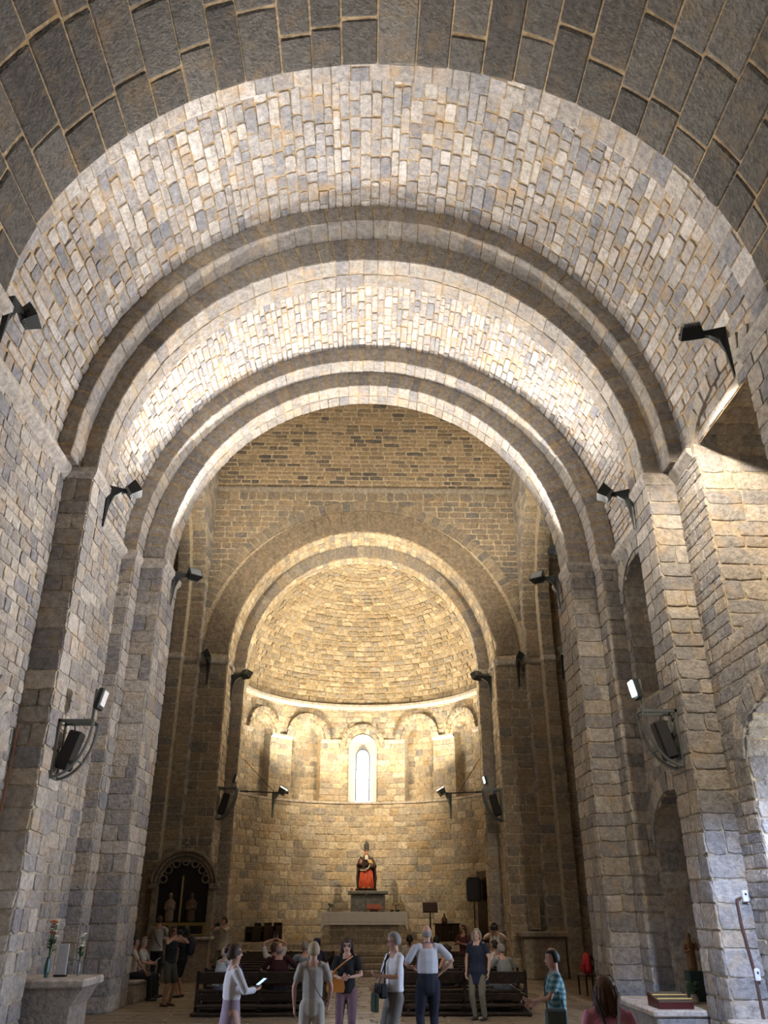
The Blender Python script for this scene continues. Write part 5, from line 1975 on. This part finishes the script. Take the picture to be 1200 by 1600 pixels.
    for sx in (-1, 1):
        if slv == 0:
            limb(m, [(P(.42, 0, sx * .07), .035 * k, .075 * k), (P(.50, -.005, sx * .085), .03 * k, .05 * k)])
            continue
        pts = [(sh[sx] - X * sx * .05 * k, .056 * k + g * .7, .056 * k + g * .7), (sh[sx], .052 * k + g * .7, .052 * k + g * .7)]
        if slv <= 1:
            e = sh[sx].lerp(el[sx], slv)
            pts += [(e, .046 * k + g, .046 * k + g)]
        else:
            pts += [(el[sx], .040 * k + g, .040 * k + g), (el[sx].lerp(wr[sx], slv - 1), .030 * k + g, .030 * k + g)]
        limb(m, pts)
    fuse(m, 'top', tm, root, voxel * 1.15 * k, 3)
    kind, bc = bottom[0], bottom[1]
    bm_ = bottom_mat or mat('cloth_%.3f_%.3f_%.3f' % bc, bc, rough=.85, var=.12, scale=14, bump=.25)
    if kind == 'skirt':
        m = MB()
        n0 = 28
        lv = [(.22, .135, .105), (.02, .15, .12), (-.06, .165, .13), (-.3, .185, .16), (-.6, .215, .2), (-.84, .25, .235)]
        for t, a_, b_ in lv:
            for q in range(n0):
                w_ = 2 * PI * q / n0
                rp = 1 + (.0 if t > -.1 else .06 * math.sin(q * 3.5) * min(1, -t))
                m.v.append(tuple(hip + Vector((a_ * k * math.cos(w_) * rp, b_ * k * math.sin(w_) * rp, t * k))))
        for i in range(len(lv) - 1):
            for q in range(n0):
                qq = (q + 1) % n0
                m.f.append((i * n0 + q, (i + 1) * n0 + q, (i + 1) * n0 + qq, i * n0 + qq))
        m.build('skirt', bm_, root, smooth=True)
    else:
        m = MB()
        limb(m, [(P(-.06), .14 * k * bw + g * .6, .108 * k * bw + g * .6), (P(max(.03, (hem or 0) + .02)), .134 * k * bw + g * .6, .10 * k * bw + g * .6)])
        for sx in (-1, 1):
            kc, ac = kn[sx], an[sx]
            pts = [(hj[sx], .088 * k * bw + g * .5, .09 * k * bw + g * .5), (hj[sx].lerp(kc, .5), .074 * k * bw + g, .076 * k * bw + g)]
            if kind == 'shorts':
                pts += [(hj[sx].lerp(kc, .85), .066 * k * bw + g * 1.4, .068 * k * bw + g * 1.4)]
            else:
                pts += [(kc, .055 * k + g, .057 * k + g), (kc.lerp(ac, .5), .050 * k + g, .052 * k + g), (ac + Vector((0, 0, .0)), .044 * k + g, .046 * k + g)]
            limb(m, pts)
        fuse(m, 'shorts' if kind == 'shorts' else 'trousers', bm_, root, voxel * 1.15 * k, 3)
    sm_ = mat('shoe_%.3f_%.3f' % (shoes[0], shoes[2]), shoes, rough=.6)
    for sx in (-1, 1):
        ac = an[sx]
        m = MB()
        limb(m, [(ac + Vector((0, -.045, -.035)) * k, .042 * k, .038 * k), (ac + Vector((0, .06, -.045)) * k, .046 * k, .033 * k), (ac + Vector((0, .16, -.052)) * k, .042 * k, .026 * k)], (1, 0, 0), 10)
        m.build('shoe', sm_, root, smooth=True)
    root['_'] = 1
    del root['_']
    R = Matrix.Translation(Vector(loc)) @ Matrix.Rotation(math.radians(face), 4, 'Z')
    return dict(root=root, R=R, wr=wr, el=el, sh=sh, P=P, Q=Q, k=k, hip=hip, D=D, Fw=Fw)


def held(name, label, cat, p, pt, parts, rot=None):
    """a thing held or worn: placed in the wearer's frame, kept as a thing of its own. parts = (name, builder, material)"""
    M = p['R'] @ Matrix.Translation(pt)
    o = empty(name, M.translation, 0)
    o.rotation_euler = (p['R'].to_3x3() @ (rot.to_3x3() if rot else Matrix.Identity(3))).to_euler()
    tag(o, label, cat)
    for nm, mb, mt in parts:
        mb.build(nm, mt, o, smooth=False)
    return o


M_PHONE = mat('phone_black', (.01, .01, .012), rough=.2)
M_SCREEN = mat('phone_screen', (.45, .65, .9), emit=1.2)


def phone(p, pt, label, rx=0, rz=0):
    return held('phone', label, 'phone', p, pt, [('case', MB().cbox(-.037, .037, -.005, .005, -.075, .075, .004), M_PHONE), ('screen', MB().box(-.033, .033, -.0065, -.005, -.068, .068), M_SCREEN)], Matrix.Rotation(rz, 4, 'Z') @ Matrix.Rotation(rx, 4, 'X'))


def camera_(p, pt, label, rz=0):
    return held('photo_camera', label, 'camera', p, pt, [('camera_body', MB().cbox(-.065, .065, -.03, .03, -.045, .045, .01), M_BLACK), ('lens', MB().tube([(0, .03, 0), (0, .10, 0)], .033, 12), M_BLACK), ('viewfinder', MB().cbox(-.02, .02, -.03, .03, .045, .065, .006), M_BLACK)], Matrix.Rotation(rz, 4, 'Z'))


def strap(p, label, pts, mt, r_=.012, name='shoulder_strap', cat='strap'):
    m = MB().tube(pts, r_, 6)
    o = m.build(name, mt)
    o.matrix_basis = p['R']
    return tag(o, label, cat)


SEAT = .455
# --- left side aisle
p = person('man in white t-shirt sitting on the stone ledge at far left', (-5.72, 22.5, 0), -80, 1.75, 'tan', ('short', 'dark'), ('tee', (.62, .61, .60)), ('trousers', (.02, .02, .024)), sit=.47, arms=((-.27, .2, -.05), (.22, .35, .05)))
p = person('older woman in pale blouse with a paper, sitting on the ledge', (-5.72, 23.35, 0), -95, 1.6, 'fair', ('short', 'grey'), ('tee', (.42, .45, .42)), ('trousers', (.025, .025, .03)), sit=.47, fem=True, head=(-8, 0), arms=((-.1, .34, .2), (.1, .34, .2)))
held('paper_sheet', 'white sheet of paper held by the woman on the ledge', 'paper', p, Vector((0, .42, .47 + .09 + .27)), [('sheet', MB().box(-.1, .1, -.07, .07, -.002, .002), M_LINEN)], Matrix.Rotation(math.radians(40), 4, 'X'))
p = person('man in grey shirt with a dark strap, back turned, before the wall altar', (-6.05, 26.4, 0), -15, 1.77, 'tan', ('short', 'brown'), ('shirt', (.36, .35, .33)), ('trousers', (.02, .025, .04)), arms=((-.2, .3, 1.12), (.2, .3, 1.12)))
strap(p, 'dark strap across the back of the man at the wall altar', [(-.15, -.02, 1.47), (-.05, -.14, 1.3), (.08, -.15, 1.12), (.17, -.1, .98)], M_BLACK)
p = person('woman in black tank top and olive shorts raising a camera', (-4.58, 21.4, 0), -128, 1.63, 'tan', ('bob', 'brown'), ('tank', (.012, .012, .013)), ('shorts', (.055, .055, .035)), shoes=(.06, .03, .02), fem=True, arms=((-.1, .2, 1.46), (.1, .2, 1.46)))
camera_(p, Vector((0, .24, 1.50)), 'small camera held up by the woman in black tank top')
p = person('dark-haired woman in dark t-shirt and shorts turned left', (-4.66, 23.3, 0), 75, 1.57, 'tan', ('bob', 'black'), ('tee', (.016, .016, .022)), ('shorts', (.02, .02, .02)), fem=True, arms=((-.1, .28, 1.12), (.12, .28, 1.12)))
bp_ = held('backpack', 'dark backpack on the dark-haired woman', 'backpack', p, Vector((0, -.2, 1.15)), [])
m = MB()
limb(m, [((0, 0, -.15), .14, .08), ((0, -.02, .05), .14, .09), ((0, 0, .18), .11, .06)])
m.build('bag', mat('black_nylon', (.02, .018, .025), rough=.7), bp_, smooth=True)
for sx in (-1, 1):
    MB().tube([(sx * .08, .05, .18), (sx * .1, .18, .22), (sx * .1, .26, .05)], .014, 6).build('strap', M_BLACK, bp_)
p = person('man in cream shirt photographing beside the apse pier', (-4.3, 27.3, 0), 140, 1.73, 'tan', ('short', 'dark'), ('shirt', (.48, .44, .35)), ('trousers', (.16, .14, .10)), arms=((-.09, .2, 1.48), (.09, .2, 1.48)))
camera_(p, Vector((0, .24, 1.54)), 'black camera at the face of the man beside the apse pier')
# --- left pews
person('white-haired woman in pale blue top sitting in the rear left pew', (-3.2, 19.93, 0), -42, 1.52, 'pale', ('short', 'white'), ('tee', (.45, .53, .62)), ('trousers', (.18, .18, .2)), sit=SEAT, fem=True, lean=14, head=(-5, -10), arms=((-.1, .36, .2), (.22, .42, .24)), build=1.1)
person('dark-haired sitter half hidden behind the white-haired woman', (-3.3, 21.73, 0), 0, 1.5, 'tan', ('short', 'black'), ('tee', (.03, .03, .03)), ('trousers', (.03, .03, .03)), sit=SEAT, lean=16)
p = person('woman in white cardigan and mauve long skirt looking at the altar', (-1.78, 12.0, 0), -68, 1.62, 'fair', ('bun', 'brown'), ('cardigan', (.62, .60, .62)), ('skirt', (.30, .22, .27)), shoes=(.2, .15, .12), fem=True, head=(4, -8), arms=((-.16, .08, .82), (.08, .3, 1.16)), hem=.17, bottom_mat=wave_mat('mauve_print', (.22, .16, .21), (.36, .27, .32), 40, axis='Z', dist=8))
phone(p, Vector((.09, .36, 1.19)), 'glowing phone held by the woman in white cardigan', math.radians(-60), math.radians(20))
strap(p, 'thin dark lanyard on the woman in white cardigan', [(-.06, .06, 1.4), (-.03, .13, 1.28), (.0, .14, 1.18), (.03, .13, 1.28), (.06, .06, 1.4)], mat('blue_cord', (.03, .03, .12)), .005, 'lanyard')
person('heavy man in maroon shirt leaning his head back in the rear left pew', (-1.92, 19.93, 0), 0, 1.72, 'fair', ('bald', 'grey'), ('shirt', (.035, .006, .010)), ('trousers', (.03, .03, .035)), sit=SEAT, head=(35, 0), arms=((-.3, .3, .18), (.42, .22, .22)), build=1.3)
p = person('sitter in cream t-shirt raising both arms to take a photo', (-2.12, 20.83, 0), 0, 1.66, 'tan', ('short', 'brown'), ('tee', (.55, .47, .40)), ('trousers', (.05, .05, .05)), sit=SEAT, head=(20, 0), arms=((-.05, .1, .84), (.06, .1, .84)))
phone(p, Vector((0, .12, SEAT + .09 + .92)), 'dark phone held high over the left pews', math.radians(160))
person('grey-haired man in slate blue shirt in the second left pew', (-1.42, 20.83, 0), 5, 1.68, 'fair', ('short', 'grey'), ('shirt', (.16, .18, .22)), ('trousers', (.03, .03, .04)), sit=SEAT, head=(-6, 20), arms=((-.25, .3, .2), (.25, .3, .2)))
person('sitter with a navy cap in the left pews', (-1.25, 22.63, 0), 0, 1.66, 'fair', ('cap', 'dark'), ('tee', (.03, .03, .05)), ('trousers', (.03, .03, .03)), sit=SEAT)
p = person('blond-grey woman in sand t-shirt and trousers seen from behind', (-.79, 12.8, 0), 2, 1.61, 'fair', ('short', 'blond'), ('tee', (.36, .33, .29)), ('trousers', (.40, .36, .30)), shoes=(.4, .38, .35), fem=True, arms=(None, (.24, .1, .9)), head=(0, 8), hem=.09)
strap(p, 'thin strap across the back of the woman in sand clothes', [(-.12, -.02, 1.37), (-.04, -.13, 1.22), (.08, -.145, 1.02), (.2, -.08, .86)], mat('brown_strap', (.09, .06, .04)), .006)
p = person('woman in black t-shirt and patterned trousers facing the camera', (-.36, 15.0, 0), 178, 1.59, 'fair', ('long', 'brown'), ('tee', (.012, .012, .013)), ('trousers', (.14, .08, .10)), shoes=(.05, .04, .04), fem=True, head=(-12, 0), arms=((-.07, .24, 1.12), (.08, .24, 1.10)), bottom_mat=wave_mat('purple_print', (.06, .03, .05), (.24, .14, .15), 45, axis='DIAGONAL', dist=10))
phone(p, Vector((0, .3, 1.18)), 'phone in the hands of the woman in black t-shirt', math.radians(-50))
hb = held('handbag', 'orange leather handbag at the hip of the woman in black', 'handbag', p, Vector((.17, .12, .93)), [])
M_OR = mat('orange_leather', (.46, .17, .03), rough=.5, bump=.3)
MB().prism([(-.13, -.1), (.13, -.1), (.15, -.04), (.12, .11), (-.12, .11), (-.15, -.04)], 'y', -.045, .045).build('bag', M_OR, hb)
MB().prism([(-.125, .0), (.125, .0), (.12, .115), (-.12, .115)], 'y', .045, .055).build('flap', M_OR, hb)
MB().tube([(.1, 0, .1), (.0, .04, .22), (-.16, .03, .34), (-.26, -.05, .40), (-.27, -.13, .41)], .011, 6).build('strap', M_OR, hb)
# --- aisle and right pews
p = person('grey-haired man in white polo shirt with a camera bag', (.36, 13.2, 0), 112, 1.72, 'fair', ('short', 'grey'), ('shirt', (.66, .66, .70)), ('trousers', (.15, .14, .12)), shoes=(.05, .05, .05), head=(-4, -6), glasses=True, hem=.05, arms=((-.14, .3, 1.18), (.12, .25, 1.02)))
strap(p, 'wide black strap across the man in white polo shirt', [(.1, -.02, 1.49), (.07, .12, 1.36), (.0, .165, 1.2), (-.04, .18, 1.06)], M_BLACK, .014)
cbg = held('camera_bag', 'black camera bag hanging before the man in white polo', 'bag', p, Vector((-.03, .22, 1.0)), [('bag', MB().cbox(-.1, .1, -.06, .06, -.09, .09, .025), M_BLACK), ('flap', MB().cbox(-.1, .1, .05, .07, -.02, .09, .008), M_BLACK)])
hg = held('shoulder_bag', 'dark green shoulder bag of the man in white polo', 'bag', p, Vector((-.05, .33, .88)), [('bag', MB().cbox(-.09, .09, -.03, .03, -.13, .1, .02), mat('green_canvas', (.035, .05, .03), rough=.9)), ('strap', MB().tube([(-.05, 0, .1), (.02, -.1, .3), (.1, -.25, .58)], .01, 6), M_BLACK)])
p = person('bald man in light checked shirt seen from behind, hand on hip', (.96, 15.0, 0), 8, 1.77, 'fair', ('bald', 'grey'), ('shirt', (.46, .47, .52)), ('trousers', (.012, .014, .026)), shoes=(.03, .03, .03), head=(4, -10), arms=((-.2, .22, 1.1), (.22, .02, 1.05)), build=1.08, hem=.12, top_mat=wave_mat('fine_check', (.40, .41, .46), (.52, .53, .57), 60, axis='Z', dist=0))
strap(p, 'thin lanyard round the neck of the bald man', [(-.09, -.05, 1.52), (0, -.085, 1.535), (.09, -.05, 1.52)], mat('blue_cord', (.03, .03, .12)), .006, 'lanyard')
person('sitter with dark ponytail and pale top in the front right pews', (1.2, 25.33, 0), 0, 1.66, 'tan', ('tail', 'dark'), ('tee', (.45, .40, .35)), ('trousers', (.03, .03, .03)), sit=SEAT, fem=True)
person('sitter with black hair and white shirt in the right pews', (1.88, 24.43, 0), 0, 1.68, 'tan', ('short', 'black'), ('tee', (.52, .50, .46)), ('trousers', (.03, .03, .03)), sit=SEAT)
person('woman in white tank top with dark bun in the second right pew', (1.86, 20.83, 0), 55, 1.55, 'tan', ('bun', 'dark'), ('tank', (.60, .57, .54)), ('trousers', (.03, .03, .03)), sit=SEAT, fem=True, arms=((-.3, .3, .2), (.1, .35, .15)), lean=6)
p = person('grey-haired woman in navy tunic and khaki trousers looking up', (2.27, 18.85, 0), 150, 1.63, 'pale', ('bob', 'grey'), ('tunic', (.016, .022, .045)), ('trousers', (.16, .15, .11)), shoes=(.02, .02, .02), fem=True, head=(22, 20), build=1.12, hem=-.26)
person('woman with long brown hair in maroon top standing by the front pews', (2.75, 25.65, 0), 140, 1.55, 'tan', ('long', 'brown'), ('tee', (.07, .02, .02)), ('trousers', (.03, .03, .04)), fem=True, head=(10, 0), arms=((-.1, .25, 1.2), (.1, .25, 1.2)))
p = person('woman in white top with a lanyard raising a camera to her face', (3.5, 24.7, 0), 170, 1.62, 'tan', ('bob', 'black'), ('tee', (.58, .55, .50)), ('trousers', (.05, .05, .06)), fem=True, arms=((-.12, .2, 1.44), (.1, .2, 1.44)))
camera_(p, Vector((0, .24, 1.50)), 'black camera held up by the woman with a lanyard')
strap(p, 'dark lanyard on the woman in white top', [(-.07, .05, 1.42), (-.03, .14, 1.2), (0, .15, 1.05), (.03, .14, 1.2), (.07, .05, 1.42)], M_BLACK, .007, 'lanyard')
person('dark-haired boy in white shirt sitting in the third right pew', (3.05, 21.73, 0), 60, 1.66, 'tan', ('short', 'dark'), ('tee', (.60, .56, .52)), ('trousers', (.03, .03, .03)), sit=SEAT)
p = person('grey-haired man in grey t-shirt leaning forward in the rear right pew', (3.02, 19.93, 0), 25, 1.68, 'fair', ('short', 'grey'), ('tee', (.20, .21, .21)), ('trousers', (.2, .2, .2)), sit=SEAT, lean=16, head=(-6, 15), arms=((-.24, .42, .22), (.2, .38, .18)), build=1.15)
p = person('short-haired woman in teal top and blue jeans holding a leaflet', (2.26, 11.3, 0), 88, 1.59, 'tan', ('crop', 'black'), ('tee', (.09, .20, .24)), ('trousers', (.02, .05, .17)), shoes=(.1, .1, .1), fem=True, head=(-4, 0), arms=((-.12, .34, 1.12), (.1, .3, 1.05)), top_mat=wave_mat('teal_print', (.04, .14, .18), (.20, .33, .34), 5, axis='Z', dist=6), build=1.05, hem=.08)
held('leaflet', 'pale leaflet held out by the woman in teal top', 'leaflet', p, Vector((0, .46, 1.16)), [('page', MB().box(-.07, .07, -.1, .1, -.002, .002), M_LINEN)], Matrix.Rotation(math.radians(30), 4, 'X'))
hg = held('shoulder_bag', 'grey-green shoulder bag at the hip of the woman in teal', 'bag', p, Vector((-.19, .05, .86)), [('bag', MB().cbox(-.05, .05, -.13, .13, -.15, .12, .03), mat('grey_canvas', (.09, .11, .10), rough=.9)), ('strap', MB().tube([(.02, .1, .1), (.12, .1, .35), (.2, .0, .57), (.14, -.09, .4), (.02, -.1, .1)], .01, 6), mat('grey_canvas', (.09, .11, .10)))])
# --- nearest visitor
p = person('nearby woman in pink top with wavy brown hair and sunglasses on her head', (1.98, 7.9, 0), -12, 1.53, 'fair', ('wavy', 'auburn'), ('tee', (.72, .30, .46)), ('trousers', (.05, .06, .1)), fem=True, head=(6, -12), build=1.12, voxel=.011)
Q = p['Q']
sg_ = MB()
for sx in (-1, 1):
    sg_.tube([Q(sx * .03 + .026 * math.cos(t), .075 + .0 * math.sin(t), .105 + .02 * math.sin(t)) for t in [2 * PI * q / 10 for q in range(11)]], .005, 6)
    sg_.tube([Q(sx * .056, .07, .105), Q(sx * .09, -.03, .09)], .005, 6)
so = sg_.build('sunglasses', mat('tortoise_frame', (.09, .05, .03), rough=.25))
so.matrix_basis = p['R']
tag(so, 'sunglasses pushed up on the hair of the woman in pink', 'sunglasses')
strap(p, 'white bag strap over the right shoulder of the woman in pink', [(.11, .06, 1.36), (.10, -.03, 1.42), (.085, -.11, 1.33), (.07, -.15, 1.15), (.06, -.15, 1.0)], mat('white_strap', (.6, .62, .75)), .013)
strap(p, 'dark bag strap over the left shoulder of the woman in pink', [(-.11, .06, 1.36), (-.10, -.03, 1.42), (-.08, -.11, 1.33), (-.02, -.15, 1.15), (.04, -.15, 1.0)], mat('dark_strap', (.06, .05, .07)), .013)

bpy.data.scenes.remove(WORK)
